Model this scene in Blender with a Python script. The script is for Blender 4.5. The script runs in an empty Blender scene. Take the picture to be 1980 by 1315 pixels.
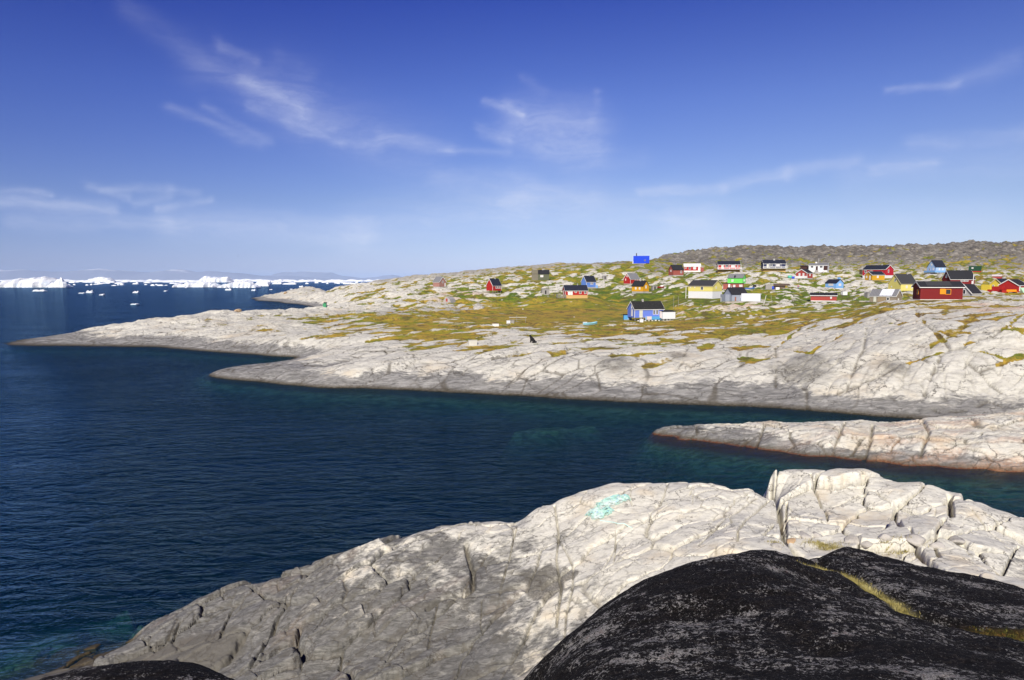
import bpy, math, random
import numpy as np
from mathutils import Vector, Matrix, Euler

# ------------------------------------------------------------------ camera, world, sun
SC = bpy.context.scene
COL = SC.collection
R = math.radians
H = 15.0                       # eye height above the sea, metres
F = 1320.0                     # focal length in pixels of the 1980 px wide photograph
PITCH = math.atan((657.5 - 542.5) / F)
cd = bpy.data.cameras.new("camera"); cam = bpy.data.objects.new("camera", cd); COL.objects.link(cam)
cam.location = (0, 0, H); cam.rotation_euler = (math.pi/2 - PITCH, 0, 0)
cd.sensor_width = 36; cd.lens = 36 * F / 1980; cd.clip_start = 0.1; cd.clip_end = 200000
SC.camera = cam
SC.render.resolution_x = 1024; SC.render.resolution_y = 680
SC.view_settings.view_transform = 'Standard'; SC.view_settings.look = 'None'
SC.view_settings.exposure = 0.25; SC.view_settings.gamma = 1
SC.render.engine = 'CYCLES'
SC.cycles.use_denoising = True
SC.cycles.max_bounces = 8; SC.cycles.transparent_max_bounces = 12
SC.cycles.volume_bounces = 0
SC.cycles.sample_clamp_indirect = 8.0
SC.cycles.caustics_reflective = False; SC.cycles.caustics_refractive = False

SUN_AZ = R(-10)     # a little to the left of straight behind the camera
SUN_EL = R(36)
sd = Vector((math.sin(SUN_AZ)*math.cos(SUN_EL), -math.cos(SUN_AZ)*math.cos(SUN_EL), math.sin(SUN_EL)))
sl = bpy.data.lights.new("sun", 'SUN'); so = bpy.data.objects.new("sun", sl); COL.objects.link(so)
sl.energy = 4.6; sl.angle = R(0.53); sl.color = (1.0, 0.94, 0.83)
so.rotation_euler = (-sd).to_track_quat('-Z', 'Y').to_euler(); so.location = (0, -40, 60)

def ray(px, py):
    """direction of a photograph pixel as (tan azimuth, slope)"""
    x = (px - 990.0)/F; y = -(py - 657.5)/F
    den = y*math.sin(PITCH) + math.cos(PITCH)
    return x/den, (y*math.cos(PITCH) - math.sin(PITCH))/den
def azel(px, py):
    u, s = ray(px, py)
    return math.atan(u), math.atan2(s, math.hypot(u, 1))

# --- node helper
class NT:
    def __init__(self, tree):
        self.t = tree; self.n = tree.nodes; self.l = tree.links; tree.nodes.clear()
    def new(self, typ, **kw):
        n = self.n.new(typ)
        for k, v in kw.items(): setattr(n, k, v)
        return n
    def put(self, sock, v):
        if isinstance(v, bpy.types.NodeSocket): self.l.new(v, sock)
        elif v is not None:
            if isinstance(v, (tuple, list)) and sock.type == 'RGBA' and len(v) == 3: v = (*v, 1)
            sock.default_value = v
    def m(self, op, a, b=None, c=None, clamp=False):
        n = self.new('ShaderNodeMath', operation=op, use_clamp=clamp)
        self.put(n.inputs[0], a)
        if b is not None: self.put(n.inputs[1], b)
        if c is not None: self.put(n.inputs[2], c)
        return n.outputs[0]
    def vm(self, op, a, b=None, out=0, scale=None):
        n = self.new('ShaderNodeVectorMath', operation=op)
        self.put(n.inputs[0], a)
        if b is not None: self.put(n.inputs[1], b)
        if scale is not None: self.put(n.inputs['Scale'], scale)
        return n.outputs[out]
    def mix(self, f, a, b, mode='MIX'):
        n = self.new('ShaderNodeMix', data_type='RGBA', blend_type=mode)
        self.put(n.inputs[0], f); self.put(n.inputs[6], a); self.put(n.inputs[7], b)
        return n.outputs[2]
    def noise(self, vec, scale, detail=4, rough=0.55, dist=0, out=0, lac=2.0):
        n = self.new('ShaderNodeTexNoise')
        self.put(n.inputs['Vector'], vec); n.inputs['Scale'].default_value = scale
        n.inputs['Detail'].default_value = detail; n.inputs['Roughness'].default_value = rough
        n.inputs['Distortion'].default_value = dist; n.inputs['Lacunarity'].default_value = lac
        return n.outputs[out]
    def vor(self, vec, scale, feature='F1', out=0, rnd=1):
        n = self.new('ShaderNodeTexVoronoi', feature=feature)
        self.put(n.inputs['Vector'], vec); n.inputs['Scale'].default_value = scale
        n.inputs['Randomness'].default_value = rnd
        return n.outputs[out]
    def ss(self, v, a, b, lo=0.0, hi=1.0):
        n = self.new('ShaderNodeMapRange', interpolation_type='SMOOTHSTEP')
        self.put(n.inputs[0], v)
        for i, q in enumerate((a, b, lo, hi)): n.inputs[1+i].default_value = q
        return n.outputs[0]
    def ramp(self, v, stops):
        n = self.new('ShaderNodeValToRGB'); e = n.color_ramp.elements
        while len(e) < len(stops): e.new(0.5)
        for el, (p, c) in zip(e, stops): el.position = p; el.color = (*c, 1)
        self.put(n.inputs[0], v); return n.outputs[0]
    def scale(self, vec, s, rot=0):
        n = self.new('ShaderNodeMapping'); self.put(n.inputs[0], vec)
        n.inputs['Scale'].default_value = s; n.inputs['Rotation'].default_value = (0, 0, rot); return n.outputs[0]
    def attr(self, name):
        n = self.new('ShaderNodeAttribute', attribute_name=name); return n.outputs['Fac']
    def geo(self, out='Position'): return self.new('ShaderNodeNewGeometry').outputs[out]
    def bump(self, h, strength, dist, normal=None):
        n = self.new('ShaderNodeBump'); self.put(n.inputs['Height'], h)
        n.inputs['Strength'].default_value = strength; n.inputs['Distance'].default_value = dist
        if normal is not None: self.l.new(normal, n.inputs['Normal'])
        return n.outputs[0]

# --- world: Nishita sky with thin cirrus
W = bpy.data.worlds.new("World"); SC.world = W; W.use_nodes = True
w = NT(W.node_tree)
sky = w.new('ShaderNodeTexSky', sky_type='NISHITA', sun_disc=False)
sky.sun_elevation = SUN_EL; sky.sun_rotation = math.pi - SUN_AZ
sky.air_density = 1.0; sky.dust_density = 0.1; sky.ozone_density = 2.6; sky.altitude = 10
g = w.new('ShaderNodeTexCoord').outputs['Generated']
sep = w.new('ShaderNodeSeparateXYZ'); w.l.new(g, sep.inputs[0])
az = w.m('ARCTAN2', sep.outputs[0], sep.outputs[1]); el = w.m('ARCSINE', sep.outputs[2])
cmb = w.new('ShaderNodeCombineXYZ'); w.l.new(az, cmb.inputs[0]); w.l.new(el, cmb.inputs[1]); P2 = cmb.outputs[0]
# clear polar air: deeper and more violet blue overhead, paler towards the horizon
tint = w.ramp(w.m('DIVIDE', el, R(40), clamp=True),
    [(0.0, (0.78, 0.85, 1.36)), (0.07, (0.80, 0.84, 1.20)), (0.16, (0.76, 0.78, 1.08)), (0.35, (0.54, 0.61, 1.14)), (0.65, (0.10, 0.20, 1.0)), (1.0, (0.05, 0.12, 0.76))])
skyc = w.mix(1.0, sky.outputs[0], tint, 'MULTIPLY')
skyc = w.mix(1.0, skyc, w.ramp(w.ss(az, -0.75, 0.75), [(0.0, (0.60,0.64,0.84)), (0.5, (0.93,0.93,0.97)), (1.0, (1.12,1.06,1.0))]), 'MULTIPLY')
warp = w.noise(w.scale(P2, (1, 2.2, 1)), 7, 5, 0.6, out=1)
wv = w.vm('SCALE', w.vm('SUBTRACT', warp, (0.5, 0.5, 0.5)), scale=0.038)
Pw = w.vm('ADD', P2, wv)
def seg(p, q, wd, amp):
    a = azel(*p); b = azel(*q); d = (b[0]-a[0], b[1]-a[1]); L2 = d[0]**2 + d[1]**2
    pa = w.vm('SUBTRACT', Pw, (a[0], a[1], 0))
    t = w.m('DIVIDE', w.vm('DOT_PRODUCT', pa, (d[0], d[1], 0), out=1), L2, clamp=True)
    off = w.vm('SUBTRACT', pa, w.vm('SCALE', (d[0], d[1], 0), scale=t))
    r = w.m('DIVIDE', w.vm('LENGTH', off, out=1), wd/F)
    return w.m('MULTIPLY', w.m('EXPONENT', w.m('MULTIPLY', w.m('MULTIPLY', r, r), -1)), amp)
segs = [((250,30),(480,165),17,.12), ((470,155),(600,215),12,.26), ((500,180),(640,235),26,.15), ((600,215),(720,275),26,.20),
        ((480,205),(560,232),7,.22), ((560,232),(660,270),10,.20), ((330,215),(500,275),10,.20), ((390,205),(520,268),8,.16),
        ((425,85),(490,115),10,.22), ((540,105),(600,140),13,.12),
        ((0,392),(215,402),10,.45), ((0,371),(90,377),6,.38), ((165,360),(330,360),7,.36), ((330,362),(385,374),8,.20),
        ((190,368),(245,377),6,.28), ((260,387),(330,376),7,.26), ((310,395),(412,389),6,.40),
        ((30,428),(330,425),12,.34), ((330,432),(700,452),24,.46), ((700,450),(1000,400),44,.32), ((1000,400),(1350,425),50,.34), ((850,350),(1150,380),24,.24), ((1300,440),(1900,420),30,.20), ((1100,330),(1240,300),20,.10), ((400,130),(560,190),40,.12), ((560,190),(800,300),60,.14),
        ((1000,230),(1120,232),36,.22), ((1020,262),(1150,262),40,.26), ((1060,290),(1150,296),22,.22), ((938,200),(1010,222),7,.52), ((925,245),(985,265),9,.28), ((1152,182),(1140,240),8,.16),
        ((1010,155),(1050,180),9,.12), ((740,262),(870,282),13,.30), ((870,285),(980,292),9,.2),
        ((1235,368),(1400,358),9,.42), ((1400,358),(1520,338),11,.40), ((1520,338),(1660,318),11,.28),
        ((1715,184),(1850,165),6,.30), ((1850,160),(1960,118),15,.16), ((1690,332),(1800,318),9,.36), ((1760,282),(1990,252),12,.34),
        ((1650,345),(1990,300),26,.16)]
acc = None
for s_ in segs:
    v = seg(*s_); acc = v if acc is None else w.m('ADD', acc, v)
streak = w.noise(w.vm('ADD', w.scale(P2, (2.2, 15, 1), R(-14)), w.vm('SCALE', wv, scale=26)), 4.0, 7, 0.6)
acc = w.m('MULTIPLY', acc, w.ss(streak, 0.25, 0.78, 0.45, 1.2))
cl = w.m('MULTIPLY', acc, 0.60, clamp=True)
col = w.mix(cl, skyc, (9.2, 9.6, 11.2))
bg = w.new('ShaderNodeBackground'); w.l.new(col, bg.inputs[0]); bg.inputs[1].default_value = 0.075
wo = w.new('ShaderNodeOutputWorld'); w.l.new(bg.outputs[0], wo.inputs[0])

# ------------------------------------------------------------------ numpy noise
def _hash(ix, iy, seed):
    with np.errstate(over='ignore'):
        h = (ix.astype(np.uint32)*np.uint32(374761393)) ^ (iy.astype(np.uint32)*np.uint32(668265263)) ^ np.uint32((seed*2246822519) & 0xffffffff)
        h = (h ^ (h >> np.uint32(13)))*np.uint32(1274126177)
        h = (h ^ (h >> np.uint32(16)))*np.uint32(2654435761)
        h = h ^ (h >> np.uint32(15))
    return h
def _rnd(ix, iy, seed): return _hash(ix, iy, seed).astype(np.float64)/4294967295.0
def perlin(x, y, seed=0):
    ix = np.floor(x).astype(np.int64); iy = np.floor(y).astype(np.int64)
    fx = x-ix; fy = y-iy
    ux = fx*fx*fx*(fx*(fx*6-15)+10); uy = fy*fy*fy*(fy*(fy*6-15)+10)
    def gr(a, b):
        th = _rnd(ix+a, iy+b, seed)*2*np.pi
        return np.cos(th)*(fx-a) + np.sin(th)*(fy-b)
    a = gr(0,0)*(1-ux)+gr(1,0)*ux; b = gr(0,1)*(1-ux)+gr(1,1)*ux
    return (a*(1-uy)+b*uy)*1.5
def fbm(x, y, oct=5, seed=0, gain=0.5, ridged=False):
    s = np.zeros_like(x); a = 1.0; t = 0
    for i in range(oct):
        n = perlin(x, y, seed+i*17)
        if ridged: n = 1-2*np.abs(n)
        s += a*n; t += a; a *= gain
        x, y = x*1.63*1.2 + y*0.5, y*1.63*1.2 - x*0.5
    return s/t
def voronoi(x, y, seed=0, jit=0.9):
    ix = np.floor(x).astype(np.int64); iy = np.floor(y).astype(np.int64)
    f1 = np.full(x.shape, 9.0); f2 = np.full(x.shape, 9.0); cid = np.zeros(x.shape); px = np.zeros(x.shape); py = np.zeros(x.shape)
    for a in (-1,0,1):
        for b in (-1,0,1):
            jx = ix+a+0.5+(_rnd(ix+a, iy+b, seed)-0.5)*jit; jy = iy+b+0.5+(_rnd(ix+a, iy+b, seed+7)-0.5)*jit
            d = np.hypot(jx-x, jy-y); c = _rnd(ix+a, iy+b, seed+13)
            n = d < f1
            f2 = np.where(n, f1, np.minimum(f2, d)); cid = np.where(n, c, cid); px = np.where(n, x-jx, px); py = np.where(n, y-jy, py); f1 = np.where(n, d, f1)
    return f1, f2, cid, px, py
def sstep(x, a, b):
    t = np.clip((x-a)/(b-a), 0, 1); return t*t*(3-2*t)
def rbf(pts, vals, q, c=0.02):
    pts = np.asarray(pts, float); vals = np.asarray(vals, float); n = len(pts)
    D = np.sqrt(((pts[:,None]-pts[None])**2).sum(-1)+c*c)
    A = np.zeros((n+1, n+1)); A[:n,:n] = D + np.eye(n)*1e-6; A[:n,n] = 1; A[n,:n] = 1
    sol = np.linalg.lstsq(A, np.append(vals, 0), rcond=None)[0]
    out = np.full(q.shape[0], sol[n])
    for i in range(n):
        out += sol[i]*np.sqrt((q[:,0]-pts[i,0])**2+(q[:,1]-pts[i,1])**2+c*c)
    return out
def polydist(X, Y, poly, step=1):
    """distance to a polyline, evaluated only in its neighbourhood"""
    D = np.full(X.shape, 1e3)
    P = np.asarray(poly, float)
    m = (X > P[:,0].min()-6) & (X < P[:,0].max()+6) & (Y > P[:,1].min()-6) & (Y < P[:,1].max()+6)
    x = X[m]; y = Y[m]; d = np.full(x.shape, 1e3)
    for (ax, ay), (bx, by) in zip(P[:-1], P[1:]):
        L2 = (bx-ax)**2+(by-ay)**2+1e-9
        t = np.clip(((x-ax)*(bx-ax)+(y-ay)*(by-ay))/L2, 0, 1)
        d = np.minimum(d, np.hypot(x-ax-t*(bx-ax), y-ay-t*(by-ay)))
    D[m] = d
    return D

# ------------------------------------------------------------------ mesh helpers
def tag(o, label=None, category=None, group=None, kind=None):
    if label: o['label'] = label
    if category: o['category'] = category
    if group: o['group'] = group
    if kind: o['kind'] = kind
    return o
def grid_mesh(name, X, Y, Z, mat, attrs={}, cut=None):
    nr, nc = X.shape
    co = np.stack([X, Y, Z], -1).reshape(-1, 3).astype(np.float32)
    i = np.arange(nr*nc).reshape(nr, nc)
    q = np.stack([i[:-1,:-1], i[:-1,1:], i[1:,1:], i[1:,:-1]], -1).reshape(-1, 4)
    if cut is not None:
        q = q[co[q, 2].max(1) > cut]
        used = np.zeros(nr*nc, bool); used[q] = True
        remap = np.cumsum(used)-1; co = co[used]; q = remap[q]
    else: used = np.ones(nr*nc, bool)
    me = bpy.data.meshes.new(name)
    me.vertices.add(len(co)); me.vertices.foreach_set('co', co.ravel())
    me.loops.add(len(q)*4); me.loops.foreach_set('vertex_index', q.ravel().astype(np.int32))
    me.polygons.add(len(q)); me.polygons.foreach_set('loop_start', (np.arange(len(q))*4).astype(np.int32))
    me.update(calc_edges=True)
    me.polygons.foreach_set('use_smooth', np.ones(len(q), bool))
    for k, v in attrs.items():
        a = me.attributes.new(k, 'FLOAT', 'POINT'); a.data.foreach_set('value', v.reshape(-1)[used].astype(np.float32))
    me.materials.append(mat); me.update()
    o = bpy.data.objects.new(name, me); COL.objects.link(o); return o

def newmat(name):
    m = bpy.data.materials.new(name); m.use_nodes = True; t = NT(m.node_tree)
    out = t.new('ShaderNodeOutputMaterial'); return m, t, out
def principled(t, out, color, rough=0.8, normal=None, spec=0.4, metallic=0.0):
    b = t.new('ShaderNodeBsdfPrincipled'); t.put(b.inputs['Base Color'], color); t.put(b.inputs['Roughness'], rough)
    t.put(b.inputs['Metallic'], metallic)
    b.inputs['Specular IOR Level'].default_value = spec
    if normal is not None: t.l.new(normal, b.inputs['Normal'])
    t.l.new(b.outputs[0], out.inputs[0]); return b
# ------------------------------------------------------------------ rock materials
def rock_material(name, grass=False, dark=False, tide=0.9, gz=2.2, texscale=1.0, warm=0.0, bandmix=0.5, bmp=0.11, greylo=1.0, nzf=1.5, seaweed=(0.035,0.028,0.012)):
    m, t, out = newmat(name)
    P = t.geo(); ts = texscale
    sp = t.new('ShaderNodeSeparateXYZ'); t.l.new(P, sp.inputs[0]); z = sp.outputs[2]
    n1 = t.noise(P, 0.35/ts, 5, 0.6); n2 = t.noise(t.scale(P, (1,2.2,2.2), R(38)), 1.6/ts, 6, 0.65, 0.6)
    n3 = t.noise(P, 9/ts, 6, 0.7); n4 = t.noise(P, 34/ts, 4, 0.7)
    ban = t.noise(t.scale(P, (0.5,2.6,5), R(40)), 1.1/ts, 7, 0.7, 1.2)
    c = t.ramp(n2, [(0.28, (0.42,0.40,0.35)), (0.45, (0.66,0.63,0.53)), (0.6, (0.73,0.70,0.60)), (0.8, (0.74,0.70,0.60))])
    c = t.mix(t.ss(ban, 0.50, 0.72, 0, bandmix), c, (0.33,0.315,0.295))
    c = t.mix(t.ss(t.noise(t.scale(P, (0.7,3.0,5), R(33)), 2.6/ts, 7, 0.75, 0.8), 0.53, 0.66, 0, bandmix), c, (0.25,0.235,0.21))
    c = t.mix(t.ss(n1, 0.52, 0.72, 0, 0.55 + warm), c, (0.66,0.56,0.40))
    c = t.mix(t.ss(n3, 0.56, 0.74, 0, 0.42), c, (0.30,0.285,0.26))
    c = t.mix(t.ss(n4, 0.58, 0.75, 0, 0.35), c, (0.24,0.23,0.21))
    # greyer, smoother zone washed by the sea, then the black algae line
    zn = t.m('ADD', z, t.m('MULTIPLY', t.m('SUBTRACT', n2, 0.5), gz*nzf))
    zn = t.m('ADD', zn, t.m('MULTIPLY', t.m('SUBTRACT', n1, 0.5), gz*1.6))
    grey = t.ramp(t.noise(t.scale(P, (0.6,2,3), R(30)), 1.8/ts, 7, 0.68, 0.8), [(0.32, (0.09*greylo,0.088*greylo,0.080*greylo)), (0.5, (0.22*greylo,0.213*greylo,0.196*greylo)), (0.66, (0.38*greylo,0.365*greylo,0.335*greylo))])
    c = t.mix(t.ss(zn, gz*0.80, gz*1.15, 0.96, 0), c, grey)
    tz = t.m('ADD', z, t.m('MULTIPLY', t.m('SUBTRACT', n3, 0.5), tide*1.1))
    c = t.mix(t.ss(tz, tide*0.35, tide*1.0, 0.85, 0), c, (0.115,0.10,0.075))
    c = t.mix(t.ss(tz, tide*0.0, tide*0.42, 0.95, 0), c, seaweed)
    c = t.mix(t.ss(tz, -0.9, -0.35, 1, 0), c, t.mix(t.ss(n2,.35,.65), (0.09,0.10,0.045), (0.34,0.33,0.19)))
    ck = t.m('MULTIPLY', t.attr('crack'), t.ss(z, -0.3, 0.0)); st = t.attr('stain_shade'); og = t.attr('orange')
    c = t.mix(t.m('MULTIPLY', ck, 0.72, clamp=True), c, (0.085,0.07,0.045))
    c = t.mix(t.m('MULTIPLY', st, t.ss(n3, 0.35, 0.6, 0.7, 1.0), clamp=True), c, (0.13,0.12,0.10))  # dark stains, plus the painted shade patch on the ledge
    c = t.mix(t.m('MULTIPLY', og, t.ss(n3, 0.35, 0.6, 0.2, 0.85), clamp=True), c, (0.60,0.29,0.13))
    if dark:
        dk = t.attr('dark')
        dc = t.ramp(t.noise(t.scale(P, (1,1,2)), 0.22, 7, 0.72, 0.5), [(0.3, (0.04,0.036,0.030)), (0.47, (0.11,0.098,0.080)), (0.58, (0.21,0.185,0.15)), (0.70, (0.42,0.38,0.31))])
        c = t.mix(t.m('MULTIPLY', dk, t.ss(n1, 0.25, 0.5, 0.6, 0.95), clamp=True), c, dc)
    # hairline joints
    dv = t.vm('SCALE', t.vm('SUBTRACT', t.noise(P, 1.5/ts, 5, 0.65, out=1), (0.5,0.5,0.5)), scale=1.1*ts)
    Pj = t.vm('ADD', P, dv)
    j1 = t.vor(t.scale(Pj, (1.0,2.0,1.2), R(35)), 0.40/ts, 'DISTANCE_TO_EDGE'); j2 = t.vor(t.scale(Pj, (1.6,0.8,1.0), R(-20)), 0.8/ts, 'DISTANCE_TO_EDGE')
    hair = t.m('MAXIMUM', t.m('MULTIPLY', t.ss(j1, 0.004, 0.016, 1, 0), t.ss(t.noise(P, 0.5/ts, 3, 0.5), 0.40, 0.54)), t.m('MULTIPLY', t.ss(j2, 0.004, 0.018, 0.8, 0), t.ss(t.noise(P, 0.8/ts, 3, 0.5), 0.50, 0.62)))
    hair = t.m('MULTIPLY', hair, t.ss(z, -0.3, 0.0))
    c = t.mix(t.m('MULTIPLY', hair, 0.75), c, (0.10,0.085,0.065))
    hgt = t.m('ADD', t.m('MULTIPLY', n3, 0.5), t.m('MULTIPLY', t.m('ADD', n4, ban), 0.3))
    hgt = t.m('SUBTRACT', hgt, t.m('MULTIPLY', hair, 0.5))
    nrm = t.bump(hgt, 0.75, bmp*ts)
    rough = 0.82
    if grass:
        g0 = t.attr('grass'); tone = t.attr('gtone')
        gn = t.noise(P, 1.1, 7, 0.72); gn2 = t.noise(t.scale(P, (0.5,1.6,1)), 0.16, 5, 0.62)
        gm = t.ss(t.m('ADD', g0, t.m('MULTIPLY', t.m('SUBTRACT', gn, 0.5), 0.5)), 0.43, 0.55)
        ton = t.m('ADD', tone, t.m('ADD', t.m('MULTIPLY', t.m('SUBTRACT', gn2, 0.5), 2.2), t.m('MULTIPLY', t.m('SUBTRACT', t.noise(t.scale(P, (0.6,1.2,1)), 0.5, 5, 0.65), 0.5), 1.3)))
        gc = t.ramp(ton, [(0.0, (0.085,0.14,0.014)), (0.25, (0.18,0.21,0.020)), (0.5, (0.30,0.25,0.028)), (0.8, (0.44,0.29,0.04)), (1.0, (0.20,0.13,0.045))])
        gc = t.mix(t.ss(gn, 0.5, 0.7, 0, 0.6), gc, (0.055,0.052,0.02))
        gc = t.mix(t.ss(t.noise(P, 0.30, 6, 0.7), 0.52, 0.62, 0, 0.75), gc, (0.10,0.075,0.035))
        gc = t.mix(t.ss(t.noise(t.scale(P,(.6,1.5,1)), 0.22, 6, 0.7), 0.56, 0.64, 0, 0.7), gc, (0.085,0.13,0.018))
        c = t.mix(gm, c, gc)
        nrm = t.bump(t.noise(P, 2.2, 7, 0.75), 0.55, 0.35, nrm)
    principled(t, out, c, rough, nrm, 0.25)
    return m

mat_land = rock_material("shore_rock_and_turf", grass=True, dark=True, tide=0.5, gz=1.8, texscale=2.6, warm=0.06, bandmix=0.48, bmp=0.07, greylo=1.12)
mat_tongue = rock_material("low_skerry_rock", tide=0.42, gz=0.9, texscale=1.6, warm=0.25, seaweed=(0.11,0.035,0.012))
mat_ledge = rock_material("pale_ledge_rock", tide=0.6, gz=4.2, texscale=0.55, warm=0.12, bandmix=0.42, bmp=0.05, greylo=0.64, nzf=0.6, seaweed=(0.05,0.035,0.012))

def black_rock_material():
    m, t, out = newmat("black_lichen_rock")
    P = t.geo()
    a = t.noise(P, 5.0, 8, 0.74); b = t.noise(P, 17, 8, 0.8, 0.3); c0 = t.noise(P, 75, 5, 0.75); big = t.noise(t.scale(P,(1,1.6,1),R(20)), 0.9, 5, 0.6)
    c = t.ramp(b, [(0.35, (0.004,0.0035,0.003)), (0.53, (0.014,0.011,0.009)), (0.63, (0.065,0.052,0.043)), (0.75, (0.13,0.11,0.09))])
    thr = t.m('ADD', t.noise(P, 25, 5, 0.76, 0.5), t.m('ADD', t.m('MULTIPLY', t.m('SUBTRACT', big, 0.5), 0.70), t.m('MULTIPLY', t.m('SUBTRACT', a, 0.5), 0.75)))
    c = t.mix(t.ss(thr, 0.59, 0.615, 0, 0.97), c, t.mix(t.ss(c0, .4, .6), (0.18,0.17,0.155), (0.80,0.76,0.70)))
    c = t.mix(t.ss(t.noise(P, 48, 4, 0.8), 0.60, 0.66, 0, 0.85), c, (0.34,0.31,0.28))
    c = t.mix(t.ss(t.m('ADD', a, t.m('MULTIPLY', big, 0.4)), 0.83, 0.92, 0, 0.7), c, (0.42,0.30,0.26))
    gr = t.attr('groove')
    c = t.mix(t.m('MULTIPLY', gr, t.ss(b, 0.3, 0.6, 0.6, 1.0), clamp=True), c, t.mix(a, (0.22,0.19,0.07), (0.40,0.36,0.17)))
    mo = t.attr('moss')
    c = t.mix(t.m('MULTIPLY', mo, 0.9, clamp=True), c, t.mix(t.ss(b, 0.4, 0.6), (0.05,0.055,0.015), (0.16,0.10,0.03)))
    n = t.bump(t.m('ADD', t.m('MULTIPLY', b, 0.9), t.m('ADD', t.m('MULTIPLY', c0, 0.5), a)), 1.0, 0.14)
    principled(t, out, c, 0.85, n, 0.15)
    return m
mat_black = black_rock_material()

# ------------------------------------------------------------------ village sites (px, py of the ground line, distance) used to shape the ground
SITES = {}
def site(key, px, py, Y, rad=7): SITES[key] = (px, py, Y, rad)
site('pinkish', 850, 556, 330); site('redgable', 955, 566, 305); site('darkgreen', 1045, 542, 345)
site('redlong', 1112, 577, 262, 9); site('blueback', 1138, 557, 318); site('bluefront', 1248, 621, 188, 9)
site('bluetoy', 1213, 619, 192, 3)
site('redgrey', 1221, 550, 330); site('orange', 1238, 567, 290); site('dullred', 1307, 534, 352)
site('redwhite', 1338, 526, 385); site('bluebox', 1240, 510, 392); site('redbalc', 1408, 527, 350)
site('darkbalc', 1495, 525, 350); site('brownwhite', 1583, 528, 372); site('yellowwhite', 1363, 577, 240, 10)
site('green', 1424, 549, 300); site('dullredlow', 1418, 560, 285); site('greyblue', 1422, 583, 225, 8); site('whitebox', 1452, 583, 224, 5)
site('redporch', 1555, 540, 322); site('lightblue', 1613, 559, 292); site('redlow', 1592, 583, 232, 7)
site('redbig', 1697, 538, 335, 9); site('ochre', 1691, 542, 315); site('paleyellow', 1744, 567, 245, 8)
site('stoneshed', 1712, 585, 196, 8); site('redfront', 1812, 580, 150, 7); site('iceblue', 1810, 530, 345)
site('darkred', 1852, 558, 232, 7); site('attic', 1872, 574, 172, 4); site('container', 1885, 526, 335); site('redtiny', 1928, 541, 290, 4)
site('yellowright', 1934, 563, 232); site('redright', 1958, 566, 222)
site('hut', 1500, 560, 275, 5)

# ------------------------------------------------------------------ main land
def zat(px, py, Y):
    u, s = ray(px, py); return u, math.log(Y), H+s*Y
def yat(px, py, z):
    u, s = ray(px, py); return u, math.log((z-H)/s), z
pts = []
def A(px, py, Y=None, z=None): pts.append(zat(px, py, Y) if z is None else yat(px, py, z))
shoreS = [(405,727),(500,738),(600,748),(700,751),(800,755),(900,760),(1000,765),(1100,772),(1200,777),(1300,781),(1400,785),(1500,790),(1600,797),(1735,808),(1860,818),(1990,826),(2150,838)]
for p in shoreS:
    u, v, z = yat(*p, 0.0); pts.append((u, v, 0.0))
    pts.append((u, v-0.035, -1.1)); pts.append((u, v-0.16, -4.5)); pts.append((u, v-0.4, -9))
for p in [(30,668),(100,669),(200,670),(300,671),(360,676),(420,681),(500,686),(560,690)]:
    pts.append(yat(*p, 0.0))
for p in [(30,668),(100,669),(200,670),(300,672)]:
    u, v, z = yat(*p, 0.0); pts.append((u, v-0.04, -0.9)); pts.append((u, v-0.16, -4)); pts.append((u, v-0.4, -9))
for px, Y, z in [(330,128,-2.4),(405,125,-1.9),(450,129,-1.3),(500,131,-.9),(555,131.3,-.35)]: pts.append((ray(px,700)[0], math.log(Y), z))
for p in [(430,716),(500,705),(560,698)]: pts.append(yat(*p, 0.0))
for px, py, z in [(480,720,.9),(560,716,1.5),(620,712,1.6),(620,735,.8),(700,715,2.1),(760,690,2.8),(700,690,2.4),(850,700,2.7),(850,740,.9),(950,700,3.0),(950,745,.9),(1050,705,3.1),(1150,735,1.7),(1200,700,3.6),(1300,740,1.9),(640,680,2.2),(560,665,2.3),(470,655,2.3),(350,655,1.5),(250,655,1.2)]: A(px,py,z=z)
# peninsula crest and the sea behind it
for px, py, z in [(0,668,-.2),(60,660,.35),(100,651,.8),(150,641,1.5),(220,631,2.1),(300,620,2.7),(400,606,3.3),(450,603,3.5),(540,603,3.5),(575,600,3.6)]:
    A(px,py,z=z); u, v, zz = yat(px,py,z); pts.append((u, v+0.13, min(-1.0, -1.2))); pts.append((u, v+0.35, -6))
A(-60,669,z=-1.5); A(-60,655,z=-5)
# far headland
for px, py in [(495,581),(540,584),(575,588),(600,592),(625,597)]:
    u, v, z = yat(px, py, 0.0); pts.append((u, v, 0.0))
for px, Y in [(470,470),(500,430),(540,400),(575,345),(600,330)]: pts.append((ray(px,590)[0], math.log(Y), -3))
for px, py, z in [(510,576,1.0),(530,571,2.2),(570,565,5),(620,559,8),(660,554,11)]:
    A(px,py,z=None,Y=(z-H)/ray(px,py)[1]); u, v, zz = yat(px,py,z); pts.append((u, v+0.2, -4))
for px, py, Y in [(700,549,680),(740,543,660),(780,538,640),(840,531,640),(900,525,640),(960,520,640),(1000,518,640),(1070,514,620),(1130,511,600),(1200,509,480),(1240,508,420),(1268,506,430),(1290,500,560),(1330,493,620),(1360,488,640),(1440,482,650),(1500,482,650),(1545,486,650),(1580,489,650),(1620,485,650),(1700,480,650),(1790,483,650),(1810,478,640),(1850,476,640),(1900,474,640),(1950,470,640),(1980,470,640),(2150,466,640)]:
    A(px,py,Y); u, v, z = zat(px,py,Y)
    pts.append((u, v+0.3, z-(10 if px>750 else 12)))
# hill foot on the right
for px, py, Y in [(1290,515,450),(1340,508,480),(1450,508,470),(1550,506,480),(1650,508,460),(1750,512,440),(1850,510,430),(1980,510,430),(1700,520,390),(1960,525,380),(2150,520,400)]: A(px,py,Y)
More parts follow.
